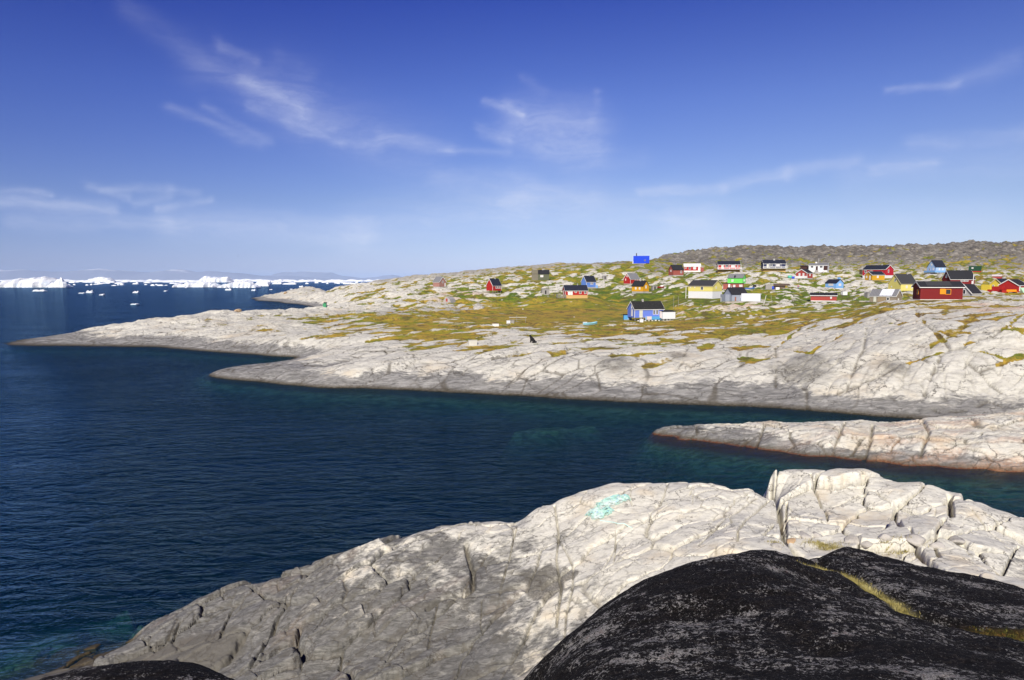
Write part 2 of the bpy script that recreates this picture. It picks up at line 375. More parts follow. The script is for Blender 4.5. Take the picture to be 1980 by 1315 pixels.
# middle ground
for px, py, z in [(640,640,3.2),(700,650,3.8),(700,620,4.6),(640,615,4.3),(620,604,3.9),(700,598,4.8),(760,580,7.0),(700,568,9.0),(640,580,4.2),
                  (820,650,4.2),(820,610,5.3),(900,640,4.6),(900,600,5.0),(900,580,7.2),(1000,660,4.1),(1000,635,4.7),(1000,612,4.4),(1060,608,4.3),(1000,590,5.6),(1100,640,4.5),(1100,600,4.6),
                  (1200,660,4.2),(1170,640,4.4),(1200,590,5.4),(1300,650,4.6),(1330,620,4.8),(1300,592,6.0),(1400,700,3.6),(1400,660,4.9),(1400,630,5.2),(1400,605,6.4),
                  (1500,740,2.0),(1500,700,3.7),(1500,660,4.9),(1500,625,5.7),(1500,600,6.9),(1560,620,6.5),(1600,760,1.6),(1600,700,4.4),(1600,650,6.0),(1600,615,7.0),(1600,600,7.4)]:
    A(px,py,z=z)
for px, py, Y in [(1700,760,78.6),(1700,700,86),(1700,640,100),(1700,606,124),(1700,596,140),(1800,760,77.5),(1800,700,84),(1800,640,94),(1800,600,115),(1800,592,126),(1900,760,77),(1900,700,82),(1900,640,90),(1900,600,113),(1900,589,132),(1985,740,78),(1985,690,83),(1985,640,88),(1985,600,107),(1985,588,132),(2150,640,88),(2150,590,120),(1985,577,180),(1985,570,205)]: A(px,py,Y)
for k, (px, py, Y, r) in SITES.items(): A(px, py, Y)
pts = np.array(pts)
us = np.arange(-0.86, 0.98, 0.00150); vs = np.arange(math.log(48), math.log(1000), 0.0036)
U, V = np.meshgrid(us, vs)
q = np.stack([U.ravel(), V.ravel()], 1)
coarse_u = np.linspace(us[0], us[-1], 330); coarse_v = np.linspace(vs[0], vs[-1], 300)
CU, CV = np.meshgrid(coarse_u, coarse_v); cq = np.stack([CU.ravel(), CV.ravel()], 1)
def upsample(C, cu, cv, U, V):
    a = np.clip((U-cu[0])/(cu[1]-cu[0]), 0, len(cu)-1.001); b = np.clip((V-cv[0])/(cv[1]-cv[0]), 0, len(cv)-1.001)
    i = a.astype(int); j = b.astype(int); fa = a-i; fb = b-j
    return (C[j,i]*(1-fa)+C[j,i+1]*fa)*(1-fb)+(C[j+1,i]*(1-fa)+C[j+1,i+1]*fa)*fb
Cz = rbf(pts[:,:2], pts[:,2], cq).reshape(CU.shape)
Zb = upsample(Cz, coarse_u, coarse_v, U, V)
YY = np.exp(V); XX = U*YY
def visible_point(px, py, us=us, vs=vs, Z=None, refine=None):
    """first crossing of a pixel's ray with a height grid laid out on (tan azimuth, log distance)"""
    Z = Zb if Z is None else Z
    u, s = ray(px, py); j = int(np.clip(round((u-us[0])/(us[1]-us[0])), 0, len(us)-1))
    Yc = np.exp(vs); below = (Z[:, j] >= H + s*Yc)
    if not below.any(): i = int(np.argmin(np.abs(H+s*Yc - Z[:,j])))
    else: i = int(np.argmax(below))
    return u*Yc[i], Yc[i], u, vs[i]
def field(ctrl, Z=None, us_=us, vs_=vs, cu=coarse_u, cv=coarse_v, UU=None, VV=None):
    P_ = []; v_ = []
    for px, py, val in ctrl:
        _, _, u, v = visible_point(px, py, us_, vs_, Z); P_.append((u, v)); v_.append(val)
    C_ = rbf(P_, v_, np.stack([g_.ravel() for g_ in np.meshgrid(cu, cv)], 1), 0.01).reshape(len(cv), len(cu))
    return upsample(C_, cu, cv, U if UU is None else UU, V if VV is None else VV)
# how much turf, where
gctl = [(100,655,0),(300,640,0),(500,640,.08),(450,605,0),(600,640,.22),(560,620,.3),(620,615,.75),(700,615,.7),(760,640,.62),(700,650,.3),(860,625,.75),(830,640,.65),(900,600,.6),(760,600,.3),
        (640,575,.12),(700,560,.34),(560,575,0),(800,548,.5),(900,545,.55),(850,580,.45),(960,600,.9),(1000,610,1.0),(1050,600,.95),(1100,610,1),(1180,600,.95),(1150,640,.62),(950,625,.75),(1000,635,.5),(1000,660,.2),(900,660,.18),(900,690,.02),(700,690,.0),
        (1000,570,.55),(1060,550,.5),(1000,530,.6),(1150,580,.75),(1250,585,.95),(1310,590,.9),(1190,560,.5),(1180,530,.5),(1250,545,.5),(1300,560,.55),(1370,535,.45),(1330,600,.7),(1340,625,.85),(1200,640,.6),(1270,640,.72),(1370,640,.6),(1350,660,.35),(1200,680,.12),(1100,700,.02),(1300,700,.05),
        (1450,610,.6),(1420,595,.3),(1500,600,.62),(1500,630,.6),(1430,650,.4),(1560,640,.2),(1620,610,.72),(1550,600,.6),(1700,598,.7),(1500,570,.62),(1550,560,.5),(1650,580,.6),(1660,555,.35),(1600,540,.4),(1720,560,.4),(1850,590,.35),(1900,580,.4),(1600,660,.0),(1700,640,.0),(1850,650,.04),(1800,605,.1),(1950,600,.1),(1850,545,.55),(1920,550,.6),(1780,545,.4),(1400,500,.5),(1500,500,.5),(1700,500,.4),(1900,490,.4),(1500,515,.6),(1750,515,.55),(1600,760,0),(1200,770,0),(1960,700,.05),(1980,640,.12),(1400,780,0)]
grass_f = field(gctl)
tctl = [(1000,608,.75),(1100,605,.7),(900,615,.6),(960,575,.25),(1250,580,.12),(1200,590,.45),(1300,590,.3),(1320,625,.62),(1270,645,.8),(1200,650,.6),(1450,640,.6),(1500,600,.35),(1700,598,.75),(1650,575,.12),(1500,560,.25),(700,620,.5),(620,612,.5),(800,640,.65),(1000,530,.5),(1500,510,.4),(1800,510,.45),(1900,550,.5),(860,580,.4),(1350,570,.3)]
tone_f = field(tctl)
dctl = [(700,545,.0),(800,540,.5),(900,530,.55),(1000,520,.5),(1100,515,.6),(1190,512,.7),(1200,530,.1),(1260,525,.75),(1300,510,1),(1400,495,1),(1500,490,1),(1600,495,1),(1700,490,1),(1800,485,1),(1900,490,1),(1980,490,1),(1360,520,.3),(1500,512,.85),(1650,515,.7),(1750,518,.6),(1850,512,.8),(1980,515,.8),(1950,545,.3),(1800,530,.1),(1600,530,0),(1400,530,0),(1000,560,0),(1300,560,0),(1700,560,0),(1000,620,0),(1500,620,0),(800,600,.25),(600,600,0),(300,640,0),(850,604,.75),(780,603,.5),(1980,600,0),(1500,750,0),(900,700,0)]
dark_f = field(dctl)
# rock relief: overlapping whaleback slabs along the strike
ca, sa = math.cos(R(38)), math.sin(R(38))
A1 = XX*ca + YY*sa; B1 = -XX*sa + YY*ca
wx = fbm(XX/30, YY/30, 4, 3)*6; wy = fbm(XX/30, YY/30, 4, 9)*6
f1, f2, cid, lx, ly = voronoi((A1+wx)/17, (B1+wy)/7.5, 5)
g1, g2, cid2, _, _ = voronoi((A1+wx*.6)/6.0, (B1+wy*.6)/2.7, 11)
k1, k2, cid3, _, _ = voronoi((XX+wx)/30, (YY+wy)/22, 21)
dome = 1-np.clip(f1/0.62, 0, 1)**2; dome2 = 1-np.clip(g1/0.66, 0, 1)**2
nz = fbm(A1/9, B1/4, 6, 31, 0.55); nzb = fbm(XX/60, YY/60, 4, 41)
up = sstep(Zb, 0.0, 2.5); village = sstep(YY, 150, 215)
slab = 1-village
amp = 0.10 + up*(0.35 + 1.0*village)
rel = amp*((dome-0.5)*1.0 + (dome2-0.5)*0.42 + (cid-0.5)*0.35 + nz*(0.35+0.25*village)) + up*village*nzb*1.0
hill = sstep(YY, 380, 560)*sstep(U, 0.12, 0.26)
rel += slab*up*fbm(A1/2.6, B1/1.0, 4, 433, 0.55)*0.12 + village*up*fbm(A1/3, B1/1.5, 4, 435, 0.6)*0.3
rel += hill*(fbm(XX/34, YY/40, 6, 77, 0.6)*6.5 + fbm(XX/9, YY/9, 5, 79, .6)*2.0)
meadow = sstep(grass_f, 0.7, 0.95)
rel = rel*(1-0.75*meadow)
# stepped bedding on the open slabs by the water
bed = (B1 + wy*0.8 + 0.25*A1*0)/2.4; bf = bed-np.floor(bed); bh = _rnd(np.floor(bed).astype(np.int64), np.floor((A1+wx)/15).astype(np.int64), 3)
stepm = slab*up*sstep(fbm(XX/22, YY/22, 3, 55), -0.25, 0.3)
rel += stepm*(bf*0.55*bh)
rel += fbm(XX/2.2, YY/1.5, 4, 501, 0.6)*0.16*(1-up)
crack = np.zeros_like(Zb)
edge1 = (f2-f1)*7.5; edge2 = (g2-g1)*3
front_right = sstep(XX, 28, 48)*(1-village)
crack += sstep(-edge2, -0.26, -0.08)*0.95*(1-village*0.6)*sstep(fbm(XX/15, YY/15, 3, 61), -0.15, 0.25)*(1-front_right*.6)
crack += sstep(-edge1, -0.32, -0.08)*0.95*sstep(fbm(XX/9, YY/9, 3, 67), -0.3, 0.1)*(1-front_right*.8)
# traced joints across the big slab
zz = lambda L: [(1180+x/2.475, 600+y/2.475) for x, y in L]
joints = [zz([(1460,0),(1500,70),(1580,130),(1625,195)]), zz([(1990,205),(1900,240),(1740,190),(1690,175),(1560,210),(1420,260),(1300,320),(1180,370),(1000,440)]),
          zz([(1910,250),(1850,270),(1770,305)]), zz([(1690,235),(1750,290),(1870,400)]), zz([(1225,90),(1215,190),(1165,290),(1130,400)]), zz([(1990,100),(1850,112),(1760,122),(1650,100)]),
          zz([(1990,15),(1900,90),(1830,140),(1700,170)]), zz([(1110,125),(1040,160),(960,215),(885,200)]), zz([(1030,15),(900,95),(790,185)]), zz([(895,340),(940,400),(945,480)]), zz([(620,140),(620,230)]),
          zz([(1580,220),(1550,300),(1500,420)]), zz([(1450,200),(1520,270)]), zz([(1990,480),(1800,440),(1700,480),(1580,490),(1490,440)]), zz([(1000,440),(1100,450),(1100,410),(1020,410)]),
          zz([(790,180),(795,260),(790,370)]), zz([(520,160),(560,130),(650,120),(720,90)]), zz([(300,180),(380,170),(340,260),(320,280)]), zz([(1240,0),(1350,40),(1460,60)]), zz([(1870,80),(1990,130)]), zz([(1780,300),(1890,260),(1990,220)]),zz([(1500,80),(1660,130),(1860,110)])]
jd = np.full(Zb.shape, 1e3); jg = np.zeros_like(Zb)
jw = fbm(XX/3.5, YY/3.5, 5, 91)*1.1
for n, L in enumerate(joints):
    P_ = [visible_point(*p)[:2] for p in L]
    P_ = [(x+0.0, y) for x, y in P_]
    d = polydist(XX, YY, P_)+np.abs(jw)*0.8
    jd = np.minimum(jd, d)
    if n in (0,1,5,6,7,8,16,19,20,21): jg = np.maximum(jg, sstep(-d, -0.8, -0.2)*sstep(fbm(XX/5, YY/5, 2, 17), -.35, .1))
crack = np.maximum(crack, sstep(-jd, -0.34, -0.08)*0.9)
rel -= sstep(-jd, -0.5, -0.1)*0.22*(1-village)
k_e = (k2-k1)*25; bigj = sstep(-k_e-np.abs(jw)*.6, -0.45, -0.1)*front_right*0.6
crack = np.maximum(crack, bigj*.7); rel -= bigj*0.2
rel -= sstep(-edge2, -0.35, -0.05)*0.10*slab*up
# keep the sea bed calm and the shore line where it is
rel *= sstep(Zb, -3, 0.2)*0.75+0.25
Z = Zb + rel
# silhouettes and building sites keep their measured height
for k, (px, py, Y, r) in SITES.items():
    u, s = ray(px, py); x0 = u*Y; z0 = H+s*Y
    j = int(round((u-us[0])/(us[1]-us[0]))); i = int(round((math.log(Y)-vs[0])/(vs[1]-vs[0])))
    i0, i1 = max(0, i-60), min(len(vs), i+60); j0, j1 = max(0, j-60), min(len(us), j+60)
    d2 = ((XX[i0:i1,j0:j1]-x0)/r)**2 + ((YY[i0:i1,j0:j1]-Y-r*.3)/(r*1.1))**2
    wgt = np.exp(-d2**2*0.6)
    Z[i0:i1,j0:j1] = Z[i0:i1,j0:j1]*(1-wgt) + (z0)*wgt
m1_, m2_, mid_, _, _ = voronoi((A1+wx*.4)/2.8, (B1+wy*.4)/1.5, 37); dome3 = 1-np.clip(m1_/0.62, 0, 1)**2
low = np.clip(1-0.50*dome-0.36*dome2 -0.10*dome3 + nz*0.4, 0, 1)
grass = np.clip((low*1.15 + grass_f*0.95 - 0.44 - 0.25*(grass_f<0.02)), 0, 1.2)*sstep(Z, 2.2, 3.4)
grass = np.maximum(grass, sstep(grass_f + fbm(XX/9, YY/9, 4, 551, .6)*0.5, 0.88, 1.05)*0.9*(1-0.9*sstep(dome2*dome3, .45, .7)))
grass = np.maximum(grass, jg*0.75*sstep(Z, 2.5, 4.5))
grass *= 1-0.55*hill
grass = np.maximum(grass, hill*sstep(fbm(XX/22, YY/35, 5, 88, .6), 0.08, 0.38)*0.60)
stain_shade = np.zeros_like(Z)
for px, py, r in [(1548,717,3.2),(1560,722,2.6),(1730,715,1.6),(1560,697,2.2),(1310,690,1.5),(1190,703,2.5)]:
    x0, y0, _, _ = visible_point(px, py)
    stain_shade = np.maximum(stain_shade, 0.75*np.exp(-(((XX-x0)/r)**2+((YY-y0)/(r*1.4))**2)**1.5+fbm(XX/1.5, YY/1.5, 3, 5)*0.8).clip(0,1)*(np.hypot(XX-x0, YY-y0) < 3*r))
orange = np.zeros_like(Z)
for px, py, r in [(1430,592,5),(1455,594,4),(1400,602,3.5),(1950,597,3),(1965,596,2.5),(1930,600,2),(1180,577,3),(1335,604,4),(890,572,6),(870,585,5),(1530,612,4),(1900,590,2)]:
    x0, y0, _, _ = visible_point(px, py)
    orange = np.maximum(orange, np.exp(-(((XX-x0)/(r*1.6))**2+((YY-y0)/(r*1.4))**2)+fbm(XX/2, YY/2, 3, 6)*1.2).clip(0,1)*(np.hypot(XX-x0, YY-y0) < 4*r)*0.8)
land = grid_mesh('ground', XX, YY, Z, mat_land, dict(grass=grass, gtone=tone_f, crack=crack, dark=np.clip(dark_f,0,1), stain_shade=stain_shade, orange=orange), cut=-8.5)
tag(land, kind='structure')
def ground_z(x, y):
    u = x/y; v = math.log(y)
    a = np.clip((u-us[0])/(us[1]-us[0]), 0, len(us)-1.01); b = np.clip((v-vs[0])/(vs[1]-vs[0]), 0, len(vs)-1.01)
    i = int(a); j = int(b); fa = a-i; fb = b-j
    return float((Z[j,i]*(1-fa)+Z[j,i+1]*fa)*(1-fb)+(Z[j+1,i]*(1-fa)+Z[j+1,i+1]*fa)*fb)

# ------------------------------------------------------------------ low rock tongue in the middle
tp = []
def T(px, py, z): tp.append(yat(px, py, z))
for px, py in [(1262,838),(1300,845),(1340,851),(1400,859),(1450,865),(1500,872),(1600,883),(1700,893),(1800,901),(1900,907),(1985,913),(2150,922)]:
    T(px,py,0.0); u, v, z = yat(px,py,0.0); tp.append((u, v-0.035, -0.8)); tp.append((u, v-0.11, -3.2)); tp.append((u, v-0.25, -9))
cr = [(1268,833,.12),(1300,826,.45),(1340,822,.65),(1400,821,.8),(1450,819,.9),(1500,816,1.05),(1600,815,1.3),(1680,814,1.45),(1700,816,1.45),(1745,814,1.6),(1770,812,1.75),(1790,810,1.9),(1850,806,2.2),(1900,800,2.4),(1950,795,2.55),(1985,790,2.6),(2150,780,2.8)]
for px, py, z in cr:
    T(px,py,z); u, v, zz_ = yat(px,py,z); tp.append((u, v+0.045, z-1.5)); tp.append((u, v+0.12, z*0.2-2.0)); tp.append((u, v+0.3, -6))
for px, py, z in [(1340,840,.45),(1500,850,.8),(1600,860,.9),(1700,860,1.1),(1800,870,1.1),(1900,870,1.3),(1980,870,1.4),(1980,830,2.1),(1850,835,1.8),(1700,835,1.4)]: T(px,py,z)
for px, py, z in [(1000,842,-1.2),(1070,836,-1.0),(1140,829,-1.0),(1250,852,-1.0),]: T(px,py,z)
for px, Y, z in [(1000,69.6,-4.5),(1070,70.5,-4.5),(1140,72,-4.5),(1000,75,-4.5),(1070,75.8,-4.5),(1140,77,-4.5),(940,72,-6),(1000,65,-7),(1000,78,-7),(1100,64,-6),(1150,78,-7),(1250,77,-7),(1250,60,-7),(900,50,-11),(1200,48,-11),(1500,46,-11),(1900,44,-11),(800,70,-11),(900,84,-11),(1200,84,-10),(1500,84,-10)]: tp.append((ray(px,850)[0], math.log(Y), z))
tus = np.arange(-0.15, 0.98, 0.00140); tvs = np.arange(math.log(38), math.log(84), 0.0021)
TU, TV = np.meshgrid(tus, tvs); tcu = np.linspace(tus[0], tus[-1], 260); tcv = np.linspace(tvs[0], tvs[-1], 160)
tp = np.array(tp)
C_ = rbf(tp[:,:2], tp[:,2], np.stack([g_.ravel() for g_ in np.meshgrid(tcu, tcv)], 1), 0.008).reshape(len(tcv), len(tcu))
TZb = upsample(C_, tcu, tcv, TU, TV); TY = np.exp(TV); TX = TU*TY
wx_ = fbm(TX/6, TY/6, 4, 103)*1.3; wy_ = fbm(TX/6, TY/6, 4, 107)*1.3
f1, f2, cid, _, _ = voronoi((TX+wx_)/4.2, (TY+wy_)/2.2, 15); g1, g2, cid2, _, _ = voronoi((TX+wx_)/1.5, (TY+wy_)/1.0, 19)
e1 = (f2-f1)*2.6; e2 = (g2-g1)*1.1
tcr = sstep(-e1, -0.13, -0.04)*0.9 + sstep(-e2, -0.13, -0.02)*0.45*sstep(fbm(TX/4, TY/4, 3, 2), -0.1, 0.3)
trel = (cid-0.5)*0.22 + (cid2-0.5)*0.08 + fbm(TX/3.5, TY/1.8, 6, 111, 0.55)*0.30 - sstep(-e1, -0.18, -0.03)*0.20 - sstep(-e2, -0.15, -0.02)*0.05
# vertical clefts
for L in [[(1478,822),(1472,840),(1462,868)],[(1634,815),(1625,835),(1618,850),(1610,880)],[(1687,818),(1684,850),(1672,888)],[(1783,812),(1797,835),(1780,880)]]:
    P_ = [visible_point(*p, tus, tvs, TZb)[:2] for p in L]
    d = polydist(TX, TY, P_)+np.abs(wx_)*0.12
    tcr = np.maximum(tcr, sstep(-d, -0.16, -0.04)); trel -= sstep(-d, -0.26, -0.05)*0.3
trel *= sstep(TZb, -1.5, 1.5)*0.9+0.1
TZ = TZb + trel
TZ = np.where(TU < 0.19, np.minimum(TZ, -1.0 + 0.25*fbm(TX/2, TY/1.2, 4, 131)), TZ)
tor = sstep(fbm(TX/5, TY/2, 4, 120), -0.1, 0.35)*0.42*sstep(TX, 20, 34)
tongue = grid_mesh('rock_skerry', TX, TY, TZ, mat_tongue, dict(crack=tcr, stain_shade=TZ*0, orange=tor), cut=-10.5)
tag(tongue, kind='structure')

# ------------------------------------------------------------------ pale ledge in the foreground
lp = []
def G(px, py, Y): u, v, z = zat(px, py, Y); lp.append((u, v, z)); return u, v, z
crest = [(250,1247,27.2),(275,1225,27.4),(300,1207,27.7),(340,1185,28),(380,1165,28.2),(430,1145,28.4),(470,1130,28.5),(530,1120,28.3),(590,1110,28),(615,1098,28),(640,1085,28),(670,1070,28.2),(700,1062,28.4),(750,1048,28.5),(800,1031,28.6),(850,1020,28.8),(900,1014,28.8),(960,1010,28.8),(975,1012,28.6),(1000,1018,28.4),(1018,1002,28.6),(1040,985,28.8),(1068,978,28.8),(1078,971,28.8),(1100,962,29),(1120,954,29),(1150,946,29),(1180,940,29),(1240,935,29),(1300,934,29),(1370,936,29),(1400,941,28.8),(1450,948,28.5),(1470,958,28.2),(1482,975,27.6),(1490,936,30),(1520,928,30),(1560,921,30),(1620,919,30),(1660,923,30),(1700,933,29.8),(1740,945,29.6),(1790,948,29.4),(1820,958,29),(1832,972,28.4),(1840,968,28.6),(1870,968,28.6),(1900,975,28.4),(1920,986,28),(1950,995,27.8),(1985,1012,27.5),(2050,1030,27),(2200,1070,27)]
for px, py, Y in crest:
    u, v, z = G(px, py, Y)
    lp.append((u, math.log(Y+2.0), z-1.7)); lp.append((u, math.log(Y+5.5), min(-1.0, z-6.5))); lp.append((u, math.log(Y+12), -6))
for px, py, z in [(340,1183,-1.2),(270,1212,-.9),(200,1240,-.7),(130,1275,-.5),(60,1308,-.35),(-30,1330,-.3),(150,1225,-2.2),(250,1195,-2.2),(0,1290,-2.0),(0,1240,-5),(200,1160,-5),(350,1120,-5),(-150,1300,-4),(100,1312,.12),(180,1285,.10),(235,1262,.12),(210,1300,.35)]:
    lp.append(yat(px,py,z))
for px, py, Y in [(300,1260,25.2),(300,1300,24),(420,1190,26.6),(420,1250,24.6),(420,1300,23.2),(550,1150,26.6),(550,1220,24.4),(550,1300,22.2),(700,1100,26.6),(700,1200,23.8),(700,1300,21.5),(850,1060,27),(850,1150,24.5),(850,1250,22),(850,1310,20.7),
                  (1000,1060,26.2),(1000,1150,23.4),(1000,1250,21),(1000,1310,19.8),(1100,1000,27.4),(1100,1100,24),(1150,1170,21.6),(1250,980,27.2),(1250,1050,24.6),(1250,1120,22),(1400,980,26.6),(1400,1040,23.6),(1400,1075,22),(1500,1000,26.4),(1500,1050,23.6),(1600,960,28.2),(1600,1010,26.2),(1600,1050,24),(1600,1075,23),(1700,990,26.8),(1700,1040,24.4),(1700,1070,23),(1800,1000,26.2),(1800,1050,23.6),(1900,1020,25.6),(1900,1080,22.6),(1985,1060,24.6),(1985,1130,21.4),(2150,1130,22)]:
    G(px,py,Y)
for px, Y, z in [(-400,20,-1),(-100,21,.3),(200,20,1.0),(500,18,1.6),(800,16,3),(1100,15,4.5),(1400,14,5.5),(1800,14,6),(2100,14,6),(500,12,3),(0,12,2),(1000,11,5),(1800,11,6.5)]:
    lp.append((ray(px,1300)[0], math.log(Y), z))
lp = np.array(lp)
lus = np.arange(-0.98, 0.95, 0.00125); lvs = np.arange(math.log(10.5), math.log(42), 0.0017)
LU, LV = np.meshgrid(lus, lvs); lcu = np.linspace(lus[0], lus[-1], 420); lcv = np.linspace(lvs[0], lvs[-1], 200)
C_ = rbf(lp[:,:2], lp[:,2], np.stack([g_.ravel() for g_ in np.meshgrid(lcu, lcv)], 1), 0.006).reshape(len(lcv), len(lcu))
LZb = upsample(C_, lcu, lcv, LU, LV); LY = np.exp(LV); LX = LU*LY
wx_ = fbm(LX/2.2, LY/2.2, 5, 203)*0.55; wy_ = fbm(LX/2.2, LY/2.2, 5, 207)*0.55
ca, sa = math.cos(R(32)), math.sin(R(32)); LA = LX*ca+LY*sa; LB = -LX*sa+LY*ca
f1, f2, cid, lx, ly = voronoi((LA+wx_)/3.4, (LB+wy_)/1.5, 25)
g1, g2, cid2, gx, gy = voronoi((LA+wx_*.7)/1.15, (LB+wy_*.7)/0.62, 29)
h1, h2, cid3, hx, hy = voronoi((LX+wx_*.4)/0.42, (LY+wy_*.4)/0.34, 31)
e1 = (f2-f1)*1.9; e2 = (g2-g1)*0.7; e3 = (h2-h1)*0.33
right = sstep(LU, 0.36, 0.42)        # broken blocks on the right
left = 1-sstep(LU, -0.25, 0.0)       # jointed grey end on the left
m2 = np.clip(sstep(fbm(LX/3, LY/3, 3, 211), -0.12, 0.25)*0.8 + left*0.5, 0, 1)*(1-0.6*right)
m3 = np.clip(sstep(fbm(LX/2.4, LY/2.4, 3, 217), 0.12, 0.4), 0, 1)*(0.3+0.7*left)
w1e = sstep(e1, 0, 0.20); w2e = sstep(e2, 0, 0.13); w3e = sstep(e3, 0, 0.07)
lrel = (cid-0.2)*(0.12+0.34*right+0.26*left)*w1e + (lx*(_rnd((cid*9999).astype(np.int64), (cid*77).astype(np.int64), 3)-0.5))*(0.22+0.35*right+0.3*left)*w1e
lrel += w2e*m2*((cid2-0.3)*(0.07+0.10*right+.09*left) + gx*(cid-0.5)*0.22) + m3*w3e*(cid3-0.2)*0.05*left
lrel += fbm(LA/3.5, LB/1.9, 4, 221, 0.36)*0.24 + fbm(LX/0.5, LY/0.5, 4, 229, 0.6)*0.014
lcr = sstep(-e1, -0.07, -0.012)*(0.6+.3*right+.2*left); lrel -= sstep(-e1, -0.10, -0.012)*(0.10+0.28*right+.10*left)
cm = np.maximum(sstep(fbm(LX/1.7, LY/1.7, 3, 233), -0.2, 0.2), left*.8)
lcr = np.maximum(lcr, sstep(-e2, -0.045, -0.008)*0.85*m2*cm); lrel -= sstep(-e2, -0.07, -0.006)*(0.055+0.10*right)*m2*cm
lcr = np.maximum(lcr, sstep(-e3, -0.022, -0.004)*0.45*m3); lrel -= sstep(-e3, -0.03, -0.004)*0.022*m3
# traced joints
ra = lambda L: [(960+x/1.941, 880+y/1.941) for x, y in L]
la = lambda L: [(x/1.98, 960+y/1.98) for x, y in L]
J = [(ra([(218,190),(235,300),(225,400),(245,500),(225,640)]),.05,.28), (ra([(225,300),(290,430),(285,520),(262,600),(255,700)]),.04,.16), (ra([(75,280),(50,380),(10,520)]),.03,.12),
     (ra([(510,110),(500,170),(510,200)]),.03,.14), (ra([(740,120),(735,190)]),.03,.12), (ra([(975,160),(880,220),(800,300),(760,340)]),.05,.15), (ra([(1020,175),(940,240),(905,300),(905,340)]),.05,.3),
     (ra([(1035,110),(1060,190),(1072,270),(1080,335)]),.10,.9), (ra([(1090,180),(1086,260),(1090,320)]),.05,.4), (ra([(1180,90),(1210,160),(1240,240),(1240,270)]),.05,.3), (ra([(1500,190),(1490,240),(1515,300)]),.08,.7),
     (ra([(1240,275),(1290,265),(1400,275),(1500,272)]),.06,.35), (ra([(1700,180),(1705,240)]),.10,.9), (ra([(1680,250),(1660,300),(1640,340),(1660,400)]),.06,.4), (ra([(1780,220),(1850,290),(1960,370)]),.04,.22),
     (ra([(1960,340),(1930,390),(1895,450)]),.05,.4), (ra([(1480,190),(1420,150),(1360,140),(1240,200)]),.04,.2), (ra([(1550,310),(1570,350),(1600,385)]),.05,.3), (ra([(120,460),(180,450),(230,470)]),.03,.1),
     (ra([(640,200),(560,260),(450,330),(440,420)]),.03,.14),(ra([(690,230),(640,300),(540,350),(440,420)]),.02,.08),(ra([(450,260),(445,360),(400,440)]),.03,.14),
     (la([(1785,180),(1810,290),(1812,360),(1770,390),(1690,410),(1640,450)]),.10,.5), (la([(1980,120),(1945,260),(1910,400)]),.03,.14), (la([(940,340),(1010,385),(1105,415),(1060,470),(1045,520),(1015,600),(960,690)]),.08,.45),
     (la([(1200,290),(1140,370),(1105,415)]),.05,.25), (la([(1580,170),(1500,260),(1440,330)]),.04,.16), (la([(1600,480),(1540,560),(1470,690)]),.03,.16), (la([(1680,420),(1650,520),(1640,600)]),.04,.14),
     (la([(1845,410),(1840,500),(1850,540)]),.03,.1), (la([(820,400),(740,460),(680,520),(600,600)]),.05,.22), (la([(940,370),(860,400),(700,430)]),.04,.2), (la([(690,500),(660,560),(600,600),(520,580)]),.06,.3), (la([(1250,470),(1210,540)]),.04,.2), (la([(1330,480),(1230,560)]),.03,.14)]
for L, wd, dp in J:
    P_ = [visible_point(*p, lus, lvs, LZb)[:2] for p in L]
    d = polydist(LX, LY, P_)+np.abs(wx_)*0.10
    lcr = np.maximum(lcr, sstep(-d, -wd*1.1, -wd*.2)*0.9); lrel -= sstep(-d, -wd*1.7, -wd*.25)*dp*0.6
lrel *= sstep(LZb, -2.5, 0.6)*0.65+0.35
LZ = LZb + lrel
lst = np.zeros_like(LZ)
for px, py, rx, ry in [(1052,1132,.75,.9),(1100,1115,.4,.3)]:
    x0, y0, _, _ = visible_point(px, py, lus, lvs, LZb)
    lst = np.maximum(lst, sstep(-(((LX-x0)/rx)**2+((LY-y0)/ry)**2)+wx_*1.2, -1.1, -0.8)*0.9)
blotch = sstep(fbm(LX/0.9, LY/0.9, 5, 241, 0.6), 0.14, 0.2)*sstep(LX, -14, -9)*(1-sstep(LX, 1.5, 4))*(1-sstep(LY, 24, 25.5))*0.75
lst = np.maximum(lst, blotch)
wet_shade = sstep(-(((LX+12.4)/2.9)**2+((LY-24.2)/1.5)**2)+wx_*.6, -1.0, -.7)*0.95  # wet left end, with the shadow zone around the black lobe painted in
lst = np.maximum(lst, wet_shade)
lor = sstep(fbm(LA/2.5, LB/1.2, 4, 251), 0.2, 0.6)*0.08
ledge = grid_mesh('rock_ledge', LX, LY, LZ, mat_ledge, dict(crack=lcr, stain_shade=lst, orange=lor), cut=-5.8)
tag(ledge, kind='structure')

# ------------------------------------------------------------------ black outcrop the camera stands on
bp = []
def K(px, py, Y):
    u, s = ray(px, py); bp.append((u*Y, Y, H+s*Y))
bc = [(1062,1318,6.3),(1080,1292,6.5),(1100,1268,6.8),(1127,1235,7.0),(1156,1203,7.3),(1203,1163,7.7),(1250,1131,8.0),(1300,1110,8.2),(1350,1091,8.4),(1400,1078,8.5),(1450,1071,8.6),(1485,1069,8.6),(1515,1074,8.6),(1540,1084,8.6),
      (1562,1080,10.0),(1600,1074,10.3),(1660,1073,10.4),(1720,1077,10.4),(1770,1084,10.3),(1850,1102,10.1),(1920,1123,9.8),(1985,1145,9.5),(2100,1190,9.2)]
for px, py, Y in bc:
    K(px,py,Y); u, s = ray(px,py); z = H+s*Y
    bp.append((u*(Y+.9)+ (-0.3 if px<1300 else 0), Y+.9, z-0.62)); bp.append((u*(Y+3)+(-1.0 if px<1300 else 0), Y+3.0, z-3.6)); bp.append((u*(Y+6), Y+6.5, z-8))
